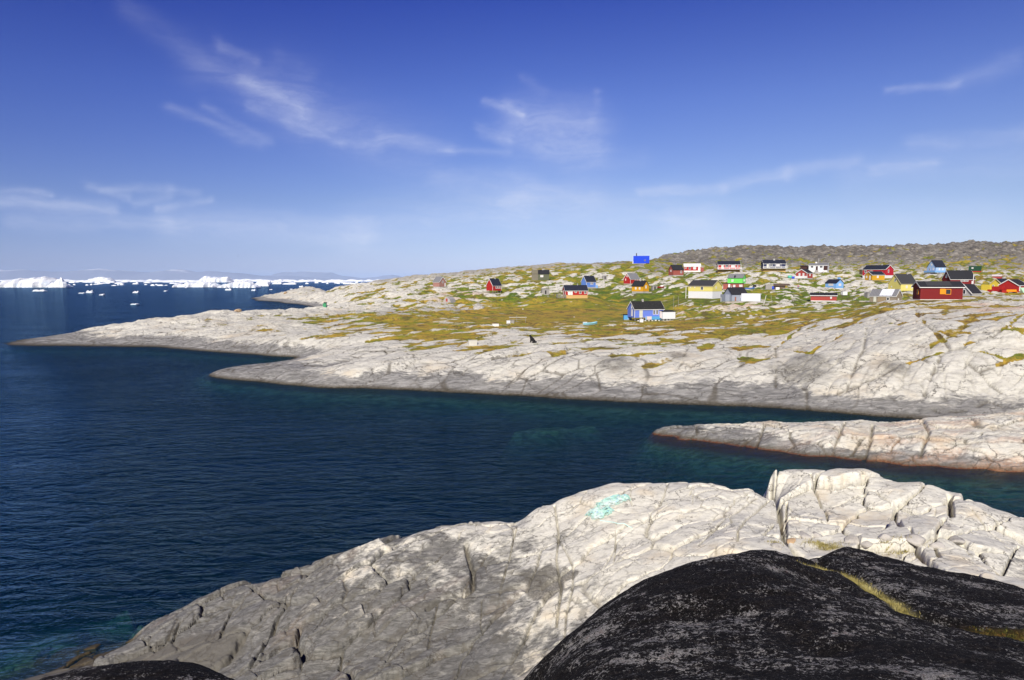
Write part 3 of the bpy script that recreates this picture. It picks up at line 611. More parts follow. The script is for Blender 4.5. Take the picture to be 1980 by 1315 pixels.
for px, py, Y in [(1100,1318,5.7),(1300,1318,5.1),(1500,1318,4.75),(1700,1318,4.7),(1900,1318,4.8),(1990,1318,4.9),(1300,1200,6.5),(1500,1200,6.1),(1500,1130,7.2),(1700,1200,6.3),(1650,1150,7.6),(1850,1180,7.4),(1950,1200,7.2),(1200,1240,6.3),(1850,1250,6.0),(1700,1115,8.7),(1800,1125,8.8),(1560,1091,9.1),(1600,1099,8.95),(1640,1112,8.7),(1560,1122,7.9),(1620,1150,7.6)]: K(px,py,Y)
for x, y, z in [(0,0,13.35),(0,3,12.9),(3,2,12.9),(-2,1,12.7),(-3.5,2.2,12.0),(0,-5,13.8),(6,0,13.4),(12,0,13.5),(10,5,12.2),(-6,-1,12.0),(-10,-2,11.5),(-7,3,11.8),(-2.2,3.6,11.6),(-1,5.5,10.2),(-1.5,8,7.0),(-12,4,10.5),(-4,11,4),(-9,10,4),(-12,12,1),(12,14,6),(10,18,3),(0,16,3),(14,8,11),(13,12,8),(-12,-8,11),(12,-8,14),(-0.3,6.6,9.6)]: bp.append((x,y,z))
for px, py, Y in [(60,1330,5.9),(130,1308,6.0),(200,1294,6.1),(300,1284,6.2),(370,1288,6.2),(430,1308,6.1),(480,1340,5.9)]:
    K(px,py,Y); u, s = ray(px,py); z = H+s*Y
    bp.append((u*(Y+.8), Y+.8, z-0.75)); bp.append((u*(Y+2.5), Y+2.5, z-3.6)); bp.append((u*Y*.9, Y*.9, z+.15)); bp.append((u*(Y+5), Y+5, z-8))
for x, y, z in [(-1.6,5.9,9.6),(-5,6.5,10.6)]: bp.append((x,y,z))
bp = np.array(bp)
bx = np.arange(-12, 13, 0.035); by = np.concatenate([np.arange(-8, 3, 0.12), np.arange(3, 11.5, 0.018), np.arange(11.5, 18, 0.08)])
BX, BY = np.meshgrid(bx, by); cbx = np.linspace(-12, 13, 250); cby = np.linspace(-8, 18, 260)
C_ = rbf(bp[:,:2], bp[:,2], np.stack([g_.ravel() for g_ in np.meshgrid(cbx, cby)], 1), 0.25).reshape(len(cby), len(cbx))
BZ = upsample(C_, cbx, cby, BX, BY)
def bpt(px, py):
    u, s = ray(px, py); Yc = np.arange(3.5, 12, 0.02)
    zc = upsample(C_, cbx, cby, u*Yc, Yc); i = int(np.argmax(zc >= H+s*Yc)); return (u*Yc[i], Yc[i])
w1 = fbm(BX/0.9, BY/0.9, 4, 301)
BZ0 = BZ.copy(); BZ = BZ - 0.085*sstep(BY, 9.0, 9.8)*sstep(BX, 3.8, 4.8)
gd_ = polydist(BX, BY, [bpt(*p) for p in [(1545,1086),(1625,1105),(1690,1142),(1775,1192)]]); calm = 1-0.85*np.exp(-(gd_/0.45)**2)
BZ = BZ + calm*fbm(BX/1.6, BY/1.1, 5, 311, 0.5)*0.10 + fbm(BX/0.35, BY/0.28, 5, 317, 0.65)*0.035 + (1-np.abs(fbm(BX/2.4, BY/1.2, 3, 319)))*0.05
gl = [bpt(*p) for p in [(1545,1086),(1580,1096),(1625,1105),(1660,1120),(1690,1142),(1725,1158),(1755,1180),(1775,1192)]]
gd = polydist(BX, BY, gl) + w1*0.035
groove = sstep(-gd, -0.15, -0.05); BZ -= sstep(-gd, -0.30, 0.0)*0.10
gl2 = [bpt(*p) for p in [(1775,1192),(1840,1210),(1900,1225),(1990,1245)]]
md = polydist(BX, BY, gl2) + w1*0.06
BZ -= sstep(-md, -0.35, 0.0)*0.12
moss = sstep(-(polydist(BX, BY, [bpt(*p) for p in [(1885,1222),(1930,1228),(1990,1240)]]) + w1*0.08), -0.26, -0.12)
# secondary fold on the main lobe
fl = [bpt(*p) for p in [(1330,1200),(1400,1180),(1460,1190),(1540,1225),(1600,1260)]]
fd = polydist(BX, BY, fl); BZ += -0.07*np.exp(-((fd)/0.22)**2)
outcrop = grid_mesh('black_rock_outcrop', BX, BY, BZ, mat_black, dict(groove=groove, moss=moss))
tag(outcrop, kind='structure')
def black_z(x, y): 
    i = int(np.clip(round((x-bx[0])/(bx[1]-bx[0])), 0, len(bx)-1)); j = int(np.clip(np.searchsorted(by, y), 0, len(by)-1)); return float(BZ[j,i])
def ledge_z(x, y):
    a = int(np.clip(round((x/y-lus[0])/(lus[1]-lus[0])), 0, len(lus)-1)); b = int(np.clip(round((math.log(y)-lvs[0])/(lvs[1]-lvs[0])), 0, len(lvs)-1)); return float(LZ[b,a])

# ------------------------------------------------------------------ sea
def sea_material():
    m, t, out = newmat("sea_water")
    P = t.geo()
    Pr = t.scale(P, (1.0, 2.3, 1), R(-28))
    n1 = t.noise(Pr, 0.46, 4, 0.58, 0.6); n2 = t.noise(t.scale(P, (1,1.8,1), R(22)), 1.7, 4, 0.6); n0 = t.noise(P, 0.10, 3, 0.5); n3 = t.noise(P, 6.0, 3, 0.6)
    n00 = t.noise(t.scale(P,(0.25,1.6,1)), 0.0035, 4, 0.5)
    gust = t.noise(t.scale(P, (1,2.0,1), R(-20)), 0.035, 4, 0.55)
    h = t.m('ADD', t.m('MULTIPLY', n1, 0.75), t.m('ADD', t.m('MULTIPLY', n2, 0.17), t.m('ADD', t.m('MULTIPLY', n0, 0.55), t.m('MULTIPLY', n3, 0.045))))
    h = t.m('MULTIPLY', h, t.ss(gust, 0.25, 0.7, 0.55, 1.15))
    nrm = t.bump(h, 1.0, 0.66)
    fr = t.new('ShaderNodeFresnel'); fr.inputs[0].default_value = 1.333; t.l.new(nrm, fr.inputs[1])
    gl = t.new('ShaderNodeBsdfGlossy'); gl.inputs['Roughness'].default_value = 0.07; t.l.new(nrm, gl.inputs['Normal'])
    gl.inputs['Color'].default_value = (0.38,0.66,1,1)
    tr = t.new('ShaderNodeBsdfTransparent'); tr.inputs[0].default_value = (0.86,0.97,0.98,1)
    df = t.new('ShaderNodeBsdfDiffuse'); df.inputs[0].default_value = (0.004,0.036,0.070,1); t.l.new(nrm, df.inputs['Normal'])
    mx0 = t.new('ShaderNodeMixShader'); mx0.inputs[0].default_value = 0.26; t.l.new(tr.outputs[0], mx0.inputs[1]); t.l.new(df.outputs[0], mx0.inputs[2])
    mx = t.new('ShaderNodeMixShader'); t.l.new(t.m('MULTIPLY', fr.outputs[0], 0.50), mx.inputs[0]); t.l.new(mx0.outputs[0], mx.inputs[1]); t.l.new(gl.outputs[0], mx.inputs[2])
    t.l.new(mx.outputs[0], out.inputs[0])
    ab = t.new('ShaderNodeVolumeAbsorption'); ab.inputs[0].default_value = (0.10,0.55,0.58,1); ab.inputs[1].default_value = 0.40
    t.l.new(ab.outputs[0], out.inputs['Volume'])
    return m
def box_mesh(name, lo, hi, mat):
    me = bpy.data.meshes.new(name)
    v = [(x,y,z) for z in (lo[2],hi[2]) for y in (lo[1],hi[1]) for x in (lo[0],hi[0])]
    me.from_pydata(v, [], [(0,2,3,1),(4,5,7,6),(0,1,5,4),(2,6,7,3),(0,4,6,2),(1,3,7,5)]); me.materials.append(mat)
    o = bpy.data.objects.new(name, me); COL.objects.link(o); return o
sea = box_mesh('sea', (-60000,-800,-60), (60000,70000,0), sea_material()); tag(sea, kind='structure')
m_bed, t, out = newmat("sea_bed_rock"); principled(t, out, (0.03,0.04,0.03), 0.9)
me = bpy.data.meshes.new('sea_bed'); me.from_pydata([(-900,-700,-16),(1400,-700,-16),(1400,1500,-16),(-900,1500,-16)], [], [(0,1,2,3)]); me.materials.append(m_bed)
bed = bpy.data.objects.new('sea_bed', me); COL.objects.link(bed); tag(bed, kind='structure')
# ------------------------------------------------------------------ builders for buildings
_mats = {}
def paint(name, color, rough=0.7, vert=True, wear=0.25, pitch=0.14, wearcol=(0.30,0.28,0.25), bumpy=True):
    if name in _mats: return _mats[name]
    m, t, out = newmat(name)
    tc = t.new('ShaderNodeTexCoord').outputs['Object']
    sp = t.new('ShaderNodeSeparateXYZ'); t.l.new(tc, sp.inputs[0])
    n = t.noise(tc, 0.9, 6, 0.7); n2 = t.noise(t.scale(tc, (1,1,0.25) if vert else (0.25,0.25,1)), 5.0, 5, 0.7)
    c = t.mix(t.ss(n2, 0.5, 0.75, 0, wear), color, wearcol)
    c = t.mix(t.ss(n, 0.45, 0.75, 0, wear*0.6), c, tuple(x*0.7 for x in color))
    nrm = None
    if bumpy:
        co = t.m('ADD', sp.outputs[0], sp.outputs[1]) if vert else sp.outputs[2]
        sw = t.m('FRACT', t.m('DIVIDE', co, pitch)); gr = t.ss(t.m('ABSOLUTE', t.m('SUBTRACT', sw, 0.5)), 0.36, 0.5, 1, 0)
        nrm = t.bump(gr, 0.6, 0.03)
        c = t.mix(t.m('MULTIPLY', t.m('SUBTRACT', 1.0, gr), 0.35), c, tuple(x*0.45 for x in color))
    principled(t, out, c, rough, nrm, 0.3); _mats[name] = m; return m
RED = lambda: paint('red_boards', (0.42,0.018,0.015), wear=.15)
DRED = lambda: paint('dark_red_boards', (0.20,0.014,0.014), wear=.06, wearcol=(0.3,0.05,0.04))
DULL = lambda: paint('faded_red_boards', (0.33,0.085,0.065), vert=False, wear=.35, wearcol=(0.42,0.25,0.2))
PINK = lambda: paint('washed_out_red_boards', (0.40,0.20,0.16), vert=False, wear=.8, wearcol=(0.50,0.42,0.36))
CRIM = lambda: paint('crimson_boards', (0.46,0.012,0.03), wear=.1)
ORNG = lambda: paint('orange_yellow_boards', (0.72,0.36,0.012), vert=False, wear=.15)
OCHR = lambda: paint('ochre_boards', (0.62,0.34,0.015), vert=False, wear=.15)
YEL = lambda: paint('pale_yellow_boards', (0.78,0.68,0.20), wear=.06, wearcol=(0.6,0.55,0.3))
YEL2 = lambda: paint('bright_yellow_boards', (0.80,0.62,0.07), wear=.06, wearcol=(0.6,0.5,0.2))
BLUE = lambda: paint('cornflower_boards', (0.15,0.23,0.70), vert=False, wear=.12)
TURQ = lambda: paint('turquoise_boards', (0.10,0.36,0.66), wear=.15)
LBLU = lambda: paint('sky_blue_boards', (0.22,0.45,0.80), vert=False, wear=.08, wearcol=(.5,.6,.7))
ICEB = lambda: paint('ice_blue_boards', (0.38,0.55,0.78), vert=False, wear=.08, wearcol=(.6,.65,.7))
MBLU = lambda: paint('mid_blue_boards', (0.12,0.24,0.62), vert=False, wear=.1)
COBA = lambda: paint('cobalt_cladding', (0.012,0.06,0.66), wear=.02, wearcol=(.02,.1,.6))
NAVY = lambda: paint('navy_boards', (0.012,0.020,0.075), vert=False, wear=.05, wearcol=(.04,.05,.09))
GREY = lambda: paint('weathered_grey_boards', (0.33,0.36,0.42), wear=.7, wearcol=(0.22,0.24,0.30))
BROW = lambda: paint('dark_brown_boards', (0.055,0.022,0.018), wear=.1)
MOSS = lambda: paint('mossy_green_boards', (0.115,0.125,0.075), wear=.6, wearcol=(0.17,0.14,0.09))
LIME = lambda: paint('lime_green_boards', (0.18,0.72,0.13), vert=False, wear=.03, wearcol=(.25,.7,.2))
DGRN = lambda: paint('dark_green_sheet', (0.012,0.06,0.028), wear=.05)
WOOD = lambda: paint('raw_timber', (0.36,0.27,0.16), wear=.6, wearcol=(0.22,0.18,0.13))
LWOOD = lambda: paint('new_timber', (0.62,0.40,0.15), wear=.2)
GWOOD = lambda: paint('silvered_timber', (0.34,0.32,0.29), wear=.5, wearcol=(0.2,0.19,0.17))
STON = lambda: paint('rubble_stone_wall', (0.30,0.25,0.18), wear=.8, wearcol=(0.16,0.14,0.11), pitch=.4)
WHIT = lambda: paint('white_paint', (0.80,0.79,0.76), wear=.08, wearcol=(.55,.54,.5), bumpy=False)
WBRD = lambda: paint('white_boards', (0.80,0.80,0.80), wear=.06, wearcol=(.6,.6,.6))
PWHT = lambda: paint('pinkish_white_boards', (0.74,0.64,0.62), wear=.2, wearcol=(.6,.45,.42))
CONC = lambda: paint('concrete', (0.42,0.40,0.37), wear=.4, wearcol=(.28,.26,.24), bumpy=False)
FELT = lambda: paint('black_roof_felt', (0.022,0.022,0.026), rough=.85, wear=.3, wearcol=(.045,.045,.05), pitch=0.9)
FELT2 = lambda: paint('dark_grey_roof_felt', (0.045,0.045,0.048), rough=.85, wear=.3, wearcol=(.08,.08,.08), pitch=0.9)
BFELT = lambda: paint('blue_black_roof_felt', (0.016,0.019,0.034), rough=.85, wear=.2, wearcol=(.04,.04,.06), pitch=0.9)
GROOF = lambda: paint('grey_roof_felt', (0.20,0.20,0.205), rough=.8, wear=.4, wearcol=(.30,.29,.28), pitch=0.9)
OLDR = lambda: paint('torn_roof_felt', (0.018,0.018,0.018), rough=.9, wear=.55, wearcol=(.16,.15,.13), pitch=1.2)
METL = lambda: paint('grey_metal', (0.35,0.35,0.36), rough=.5, wear=.2, bumpy=False)
DARK = lambda: paint('dark_void', (0.012,0.011,0.010), wear=0, bumpy=False)
ORF = lambda: paint('orange_frame', (0.78,0.28,0.01), wear=.05, bumpy=False)
def glass():
    if 'gl' in _mats: return _mats['gl']
    m, t, out = newmat('window_glass'); principled(t, out, (0.03,0.035,0.045), 0.12, None, 0.6); _mats['gl'] = m; return m
def curtain():
    if 'cu' in _mats: return _mats['cu']
    m, t, out = newmat('curtained_glass'); principled(t, out, (0.62,0.60,0.58), 0.3, None, 0.6); _mats['cu'] = m; return m

class MB:
    def __init__(self): self.v = []; self.f = []
    def add(self, vs, fs, M=None):
        b = len(self.v)
        self.v += [tuple(M @ Vector(p)) if M is not None else tuple(p) for p in vs]; self.f += [tuple(b+i for i in f) for f in fs]; return self
    def box(self, lo, hi, M=None):
        x0,y0,z0 = lo; x1,y1,z1 = hi
        return self.add([(x0,y0,z0),(x1,y0,z0),(x1,y1,z0),(x0,y1,z0),(x0,y0,z1),(x1,y0,z1),(x1,y1,z1),(x0,y1,z1)],
            [(0,3,2,1),(4,5,6,7),(0,1,5,4),(1,2,6,5),(2,3,7,6),(3,0,4,7)], M)
    def prism(self, prof, x0, x1, M=None):
        """profile of (y,z) swept along x"""
        n = len(prof)
        return self.add([(x0,y,z) for y,z in prof]+[(x1,y,z) for y,z in prof], [tuple(range(n))[::-1] if False else tuple(reversed(range(n))), tuple(range(n,2*n))]+[(i,(i+1)%n,n+(i+1)%n,n+i) for i in range(n)], M)
    def bar(self, a, b, r, n=6, r2=None):
        a = Vector(a); b = Vector(b); d = (b-a); L = d.length; q = d.to_track_quat('Z','Y').to_matrix()
        r2 = r if r2 is None else r2
        vs = [a+q@Vector((r*math.cos(2*math.pi*i/n), r*math.sin(2*math.pi*i/n), 0)) for i in range(n)] + [a+q@Vector((r2*math.cos(2*math.pi*i/n), r2*math.sin(2*math.pi*i/n), L)) for i in range(n)]
        return self.add(vs, [tuple(reversed(range(n))), tuple(range(n,2*n))]+[(i,(i+1)%n,n+(i+1)%n,n+i) for i in range(n)])
    def build(self, name, mat, parent=None, smooth=False):
        me = bpy.data.meshes.new(name); me.from_pydata(self.v, [], self.f); me.materials.append(mat)
        if smooth: me.polygons.foreach_set('use_smooth', [True]*len(me.polygons))
        me.update(); o = bpy.data.objects.new(name, me); COL.objects.link(o)
        if parent is not None: o.parent = parent
        return o
def thing(name, label, cat, loc, rz=0, group=None):
    o = bpy.data.objects.new(name, None); COL.objects.link(o); o.location = loc; o.rotation_euler = (0,0,rz); o.empty_display_size = .3
    return tag(o, label, cat, group)
def ground_pt(px, py):
    x, y, u, v = visible_point(px, py, us, vs, Z); return x, y
def face_matrix(face, L, D):
    # local frame on a wall: x to the right seen from outside, y outwards-negative, z up
    if face == 'F': return Matrix.Translation((0,-D/2,0))
    if face == 'L': return Matrix.Translation((-L/2,0,0)) @ Matrix.Rotation(-math.pi/2, 4, 'Z')
    if face == 'R': return Matrix.Translation((L/2,0,0)) @ Matrix.Rotation(math.pi/2, 4, 'Z')
def window(root, face, L, D, x, z, wd, ht, frame=None, pane=None, label=None, bars=1):
    M = face_matrix(face, L, D); f = frame or WHIT(); t_ = 0.11
    mb = MB()
    mb.box((x-wd/2,-.06,z-ht/2),(x-wd/2+t_,.02,z+ht/2),M).box((x+wd/2-t_,-.06,z-ht/2),(x+wd/2,.02,z+ht/2),M)
    mb.box((x-wd/2+t_,-.06,z-ht/2),(x+wd/2-t_,.02,z-ht/2+t_),M).box((x-wd/2+t_,-.06,z+ht/2-t_),(x+wd/2-t_,.02,z+ht/2),M)
    for i in range(bars):
        bx_ = x-wd/2+wd*(i+1)/(bars+1); mb.box((bx_-.03,-.05,z-ht/2+t_),(bx_+.03,.02,z+ht/2-t_),M)
    w_ = mb.build('window', f, root)
    if label: w_['label'] = label
    MB().box((x-wd/2+.04,-.025,z-ht/2+.04),(x+wd/2-.04,-.012,z+ht/2-.04),M).build('pane', pane or glass(), w_)
def door(root, face, L, D, x, z0, wd, ht, mat=None):
    M = face_matrix(face, L, D)
    d_ = MB().box((x-wd/2,-.05,z0),(x+wd/2,.02,z0+ht),M).build('door', mat or WHIT(), root)
    MB().box((x+wd/2-.16,-.09,z0+1.0),(x+wd/2-.10,-.05,z0+1.12),M).build('handle', METL(), d_)
def house(key, name, label, cat, L, D, hw, hr, th, wall, roof, fh=0.4, found=None, trim=True, wins=(), doors=(), chim=None, off=0.0, over=0.22, stilts=0, boards=True, ridge_shift=0.0, trimmat=None, wallF=None):
    """th: turn relative to the line of sight, degrees; positive shows the left gable"""
    px, py, Y, _ = SITES[key]; u, s = ray(px, py)
    x = u*Y; z = H+s*Y
    c = Vector((x, Y, 0)); rz = R(th) - math.atan(u)
    # the given pixel is the middle of the visible foot: move the centre back by about half the depth
    view = Vector((math.sin(math.atan(u)), math.cos(math.atan(u)), 0))
    c = c + view*(D/2*abs(math.cos(R(th))) + L/2*abs(math.sin(R(th)))*0.6)
    root = thing(name, label, cat, (c.x, c.y, z), rz)
    base = fh
    prof = [(-D/2,base),(D/2,base),(D/2,base+hw),(ridge_shift,base+hw+hr),(-D/2,base+hw)]
    MB().prism(prof, -L/2, L/2).build('wall', wall, root)
    if stilts:
        for i in range(stilts):
            for yy in (-D/2+.25, D/2-.25):
                xx = -L/2+.3+(L-.6)*i/(stilts-1)
                MB().bar((xx,yy,-2.5),(xx,yy,base),.09).build('stilt', GWOOD(), root)
    else:
        MB().box((-L/2+.04,-D/2+.04,-3.0),(L/2-.04,D/2-.04,base)).build('foundation', found or CONC(), root)
    # roof: two slabs
    tk = 0.14
    def slab(y_e, z_e, y_r, z_r):
        d = Vector((0, y_e-y_r, z_e-z_r)); dn = d.normalized(); e = Vector((0, y_e, z_e))+dn*over
        n = Vector((0, -dn.z, dn.y)) if dn.y > 0 else Vector((0, dn.z, -dn.y))
        if n.z < 0: n = -n
        return [(e.y, e.z), (e.y+n.y*tk, e.z+n.z*tk), (y_r, z_r+tk/max(.3,n.z)), (y_r, z_r)]
    zt = base+hw
    rb = MB(); a_ = slab(-D/2, zt+.01, ridge_shift, zt+hr+.01); b_ = slab(D/2, zt+.01, ridge_shift, zt+hr+.01)
    rb.prism([a_[0],a_[1],a_[2],b_[1],b_[0],b_[3]], -L/2-over, L/2+over)
    rf = rb.build('roof', roof, root)
    if trim:
        for sx in (-1, 1):
            xx = sx*(L/2+over); x0, x1 = sorted((xx, xx+sx*.03))
            for q in (a_, b_):
                tb = MB()
                lo = [(q[0][0], q[0][1]-.10), (q[1][0], q[1][1]+.03), (q[2][0], q[2][1]+.03), (q[3][0], q[3][1]-.12)]
                tb.prism(lo, x0, x1)
                tb.build('barge_board', trimmat or WHIT(), root)
        eb = MB(); eb.box((-L/2-over, a_[0][0]-.03, a_[0][1]-.10), (L/2+over, a_[0][0], a_[1][1]+.02)); eb.build('eaves_board', trimmat or WHIT(), root)
    if boards:
        for sx in (-1,1): MB().box((sx*L/2-.09 if sx>0 else -L/2-.02, -D/2-.02, base),(L/2+.02 if sx>0 else -L/2+.09, -D/2+.09, base+hw-.02)).build('corner_board', WHIT(), root)
    for w_ in wins: window(root, w_[0], L, D, w_[1], base+w_[2], w_[3], w_[4], *w_[5:])
    for d_ in doors: door(root, d_[0], L, D, d_[1], base+.05 if len(d_)<6 else base+d_[5], d_[2], d_[3], d_[4] if len(d_)>4 else None)
    if chim:
        for cx_, w_ in chim:
            zc = base+hw+hr
            MB().box((cx_-w_/2, ridge_shift-w_/2, zc-.4),(cx_+w_/2, ridge_shift+w_/2, zc+.75)).build('chimney', CONC() if w_ > .3 else METL(), rf)
    return root
def boxpart(root, name, lo, hi, mat, label=None):
    o = MB().box(lo, hi).build(name, mat, root)
    if label: o['label'] = label
    return o
def balcony(root, x0, x1, y0, y1, z, mat=None, rail=True, posts=6, height=1.0, solid=False, floor=None):
    b = MB().box((x0,y0,z-.15),(x1,y1,z)).build('balcony', floor or WHIT(), root)
    r = MB()
    if solid: r.box((x0,y0-.04,z),(x1,y0,z+height))
    else:
        n = int((x1-x0)/.35)
        for i in range(n+1):
            xx = x0+(x1-x0)*i/n; r.box((xx-.06,y0-.04,z),(xx+.06,y0,z+height-.08))
    r.box((x0,y0-.07,z+height-.08),(x1,y0+.03,z+height)); r.box((x0-.03,y0,z),(x0,y1,z+height)); r.box((x1,y0,z),(x1+.03,y1,z+height))
    r.build('railing', mat or WHIT(), b)
    return b
W1 = lambda f, x, z=1.4, w=.95, h=1.05, *a: (f, x, z, w, h, *a)

# ------------------------------------------------------------------ the village, left to right
h = house('pinkish', 'wooden_house', 'weathered pinkish red wooden house with pale grey roof, farthest left on the slope', 'house', 4.6, 4.4, 2.3, 2.4, -48, PINK(), GROOF(), wins=[('R',0,2.3,.9,1.1)], doors=[('R',1.5,.7,1.7)], boards=False)
h = house('redgable', 'red_house', 'bright red house on short stilts showing its plain left gable and three white windows', 'house', 5.2, 4.2, 2.3, 2.9, 42, RED(), BFELT(), fh=.9, stilts=4, wins=[('F',-.4,1.5,.9,1.2),('F',.7,1.5,.9,1.2),('F',1.8,1.5,.8,1.2)], chim=[(.6,.5)])
h = house('darkgreen', 'old_house', 'mossy green house high on the slope with one white door and white window', 'house', 8.6, 4.2, 2.7, 1.9, 2, MOSS(), FELT(), fh=.5, found=MOSS(), trim=False, boards=False, wins=[('F',-2.2,1.6,1.3,1.2),('F',.6,1.6,1.5,1.1,WHIT(),curtain())], chim=[(1.2,.5)])
boxpart(h, 'lean_to', (-4.5,-2.3,-1),(-1.3,-2.08,3.25), paint('bleached_olive_boards',(0.19,0.17,0.12),wear=.6), 'bleached olive end of the mossy house')
boxpart(h, 'roof_panel', (-4.5,-2.5,3.2),(-1.35,0,5.25), paint('bleached_olive_boards',(0.19,0.17,0.12)), None)
h = house('redlong', 'red_house', 'long low red house with white door, terrace on posts and timber foundation', 'house', 8.9, 4.2, 1.75, 1.9, 14, RED(), BFELT(), fh=1.25, found=LWOOD(), wins=[('F',-.3,1.25,.8,.8),('F',1.5,1.1,.9,1.3),('F',3.5,1.1,.9,1.3),('F',-3.4,1.5,.5,.5),('F',-2.6,1.5,.5,.5),('F',-1.8,1.5,.5,.5)], doors=[('L',-.7,.9,1.8),('F',-2.9,.9,1.2),('F',-1.95,.9,1.2)], chim=[(-1.8,.25),(.9,.3)])
b = balcony(h, -7.6, -4.4, -3.2, -.6, .55, GWOOD(), floor=GWOOD())
for i in range(5): MB().bar((-7.5+i*.75,-3.1,-2),(-7.5+i*.75,-3.1,.5),.07).build('stilt', GWOOD(), b)
h = house('blueback', 'blue_house', 'cornflower blue house with black roof just behind the long red house', 'house', 5.6, 3.9, 2.5, 2.6, 38, MBLU(), BFELT(), wins=[('F',-.1,1.7,.8,1.1),('F',.8,1.7,.8,1.1)], chim=[(.3,.4)])
boxpart(h, 'entrance_box', (2.82,-1.6,-1),(4.2,.6,1.4), LBLU())
# the big blue house in the meadow
h = house('bluefront', 'blue_house', 'blue house with torn black roof in the meadow, largest on the left, white outbuilding attached', 'house', 8.9, 4.4, 2.35, 1.95, 27, BLUE(), OLDR(), fh=.95, stilts=5,
    wins=[('F',1.5,1.45,.75,1.3),('F',2.4,1.45,.75,1.3),('L',.4,2.9,.55,.9,WHIT(),curtain()),('L',.6,1.3,.9,1.9,WHIT(),curtain(),None,0)], doors=[('F',-2.5,1.0,1.95,paint('cream_door',(.66,.66,.55)))], chim=[(-1.0,.45)])
boxpart(h, 'skirting', (-1.2,-2.55,.35),(3.9,-2.25,1.25), TURQ(), 'turquoise boarding under the blue house windows')
boxpart(h, 'skirting', (-.9,-2.72,.35),(.5,-2.56,1.3), PWHT(), 'whitish boarding beside the turquoise')
for i in range(8):
    boxpart(h, 'stone_pier', (-3.6+i*1.05,-2.5,-1.5),(-3.1+i*1.05,-2.0,.35 if i%2 else .2), WHIT())
o = MB().prism([(-3.6,.55),(-1.4,.55),(-1.4,2.75),(-3.6,2.55)], 3.4, 7.3).build('annex', WBRD(), h); o['label'] = 'white boarded outbuilding at the right end'
MB().prism([(-3.75,2.57),(-1.3,2.78),(-1.3,2.90),(-3.75,2.68)], 3.3, 7.4).build('annex_roof', FELT(), h)
boxpart(h, 'annex', (3.0,-2.9,.8),(3.38,-2.25,2.7), PWHT(), 'pinkish white corner shed')
for i in range(4): boxpart(h, 'stone_pier', (3.6+i*1.0,-3.4,-1.5),(4.1+i*1.0,-2.6,.55), CONC())
o = MB().prism([(-2.45,.4),(-2.30,.4),(-2.30,1.1),(-2.45,1.1)], 4.5, 4.6)
for i,(xa,xb) in enumerate([(-3.1,-2.6),(-1.7,-1.1),(-2.4,-1.9)]):
    MB().bar((xa,-3.6,-.6),(xb,-2.4,1.4),.05).build('leaning_plank', WHIT() if i!=2 else GWOOD(), h)
h = house('bluetoy', 'shed', 'small turquoise shed at the left end of the meadow blue house', 'shed', 2.2, 1.6, 1.25, .12, 8, TURQ(), FELT(), fh=.15, trim=False, boards=False, over=.08, doors=[('F',.3,.7,1.1,LBLU())])
h = house('redgrey', 'red_house', 'red house with white edged gable and light grey roof behind the orange house', 'house', 6.4, 4.4, 2.2, 2.7, 48, RED(), GROOF(), wins=[('L',0,3.6,.5,1.0,WHIT(),curtain(),None,0),('L',-.9,1.9,.5,1.0,WHIT(),curtain(),None,0),('F',.4,1.5,.9,.9),('F',2.0,1.7,.6,.8)], chim=[(.8,.5)])
h = house('orange', 'orange_house', 'orange yellow house with black roof in front of the grey roofed red house', 'house', 5.8, 4.2, 2.2, 2.2, -36, ORNG(), FELT(), fh=.75, wins=[('F',-.8,1.3,.8,1.0,WHIT(),curtain()),('F',1.2,1.3,.8,1.0,WHIT(),curtain()),('R',0,1.9,.9,1.3,WHIT(),curtain())], chim=[(.2,.5)], trim=False, boards=False)
h = house('dullred', 'red_house', 'faded red house with black roof high on the slope below the cobalt building', 'house', 6.0, 4.6, 2.6, 2.5, 32, DULL(), FELT(), fh=.55, trim=False, boards=False, wins=[('F',1.6,1.6,.9,1.2),('L',0,2.2,.9,1.1,WHIT(),curtain())])
h = house('redwhite', 'red_house', 'low red house with white gable trim and broad white windows high on the slope', 'house', 9.0, 5, 2.3, 1.5, 4, RED(), WHIT(), fh=.8, found=WHIT(), wins=[('F',-1.4,1.5,1.1,1.8),('F',1.2,1.5,1.6,1.7,WHIT(),curtain()),('F',-3.6,1.6,.7,1.2)], doors=[('F',3.7,1.1,2.1)])
MB().prism([(-.9,0),(.9,0),(0,.9)], 0, .12, Matrix.Translation((0,-2.6,3.3)) @ Matrix.Rotation(-math.pi/2, 4, 'Z')).build('gable_trim', WHIT(), h)
boxpart(h, 'outhouse', (4.6,-1.8,.2),(6.3,.2,2.5), DULL())
h = house('bluebox', 'cobalt_building', 'plain cobalt blue block with a thin chimney pipe alone on the skyline', 'building', 9.0, 6, 4.1, .05, 0, COBA(), COBA(), fh=.2, trim=False, boards=False, over=.01, wins=[('F',2.0,1.7,.9,.8,METL())])
MB().bar((-2.8,0,4),(-2.8,0,6.1),.26,8).build('chimney_pipe', paint('rusty_dark_steel',(.05,.03,.03),bumpy=False), h)
boxpart(h, 'side_box', (-4.95,-2.2,0),(-4.52,0,1.6), WHIT()); boxpart(h, 'door_step', (2.6,-3.2,-.6),(4.4,-3.02,.3), DARK())
h = house('redbalc', 'red_house', 'red house with black roof, long white balcony and yellow timber basement', 'house', 10.8, 5, 2.3, 1.7, 8, RED(), BFELT(), fh=1.75, found=LWOOD(), wins=[('F',-3.3,1.2,1.0,1.9,WHIT(),paint('cream_door',(.66,.66,.55)),None,0),('F',-1.1,1.6,1.5,1.1),('F',1.9,1.5,1.9,1.5,WHIT(),curtain()),('F',4.2,1.6,.6,1.3)])
b = balcony(h, -5.8, 5.9, -4.1, -2.5, 1.7)
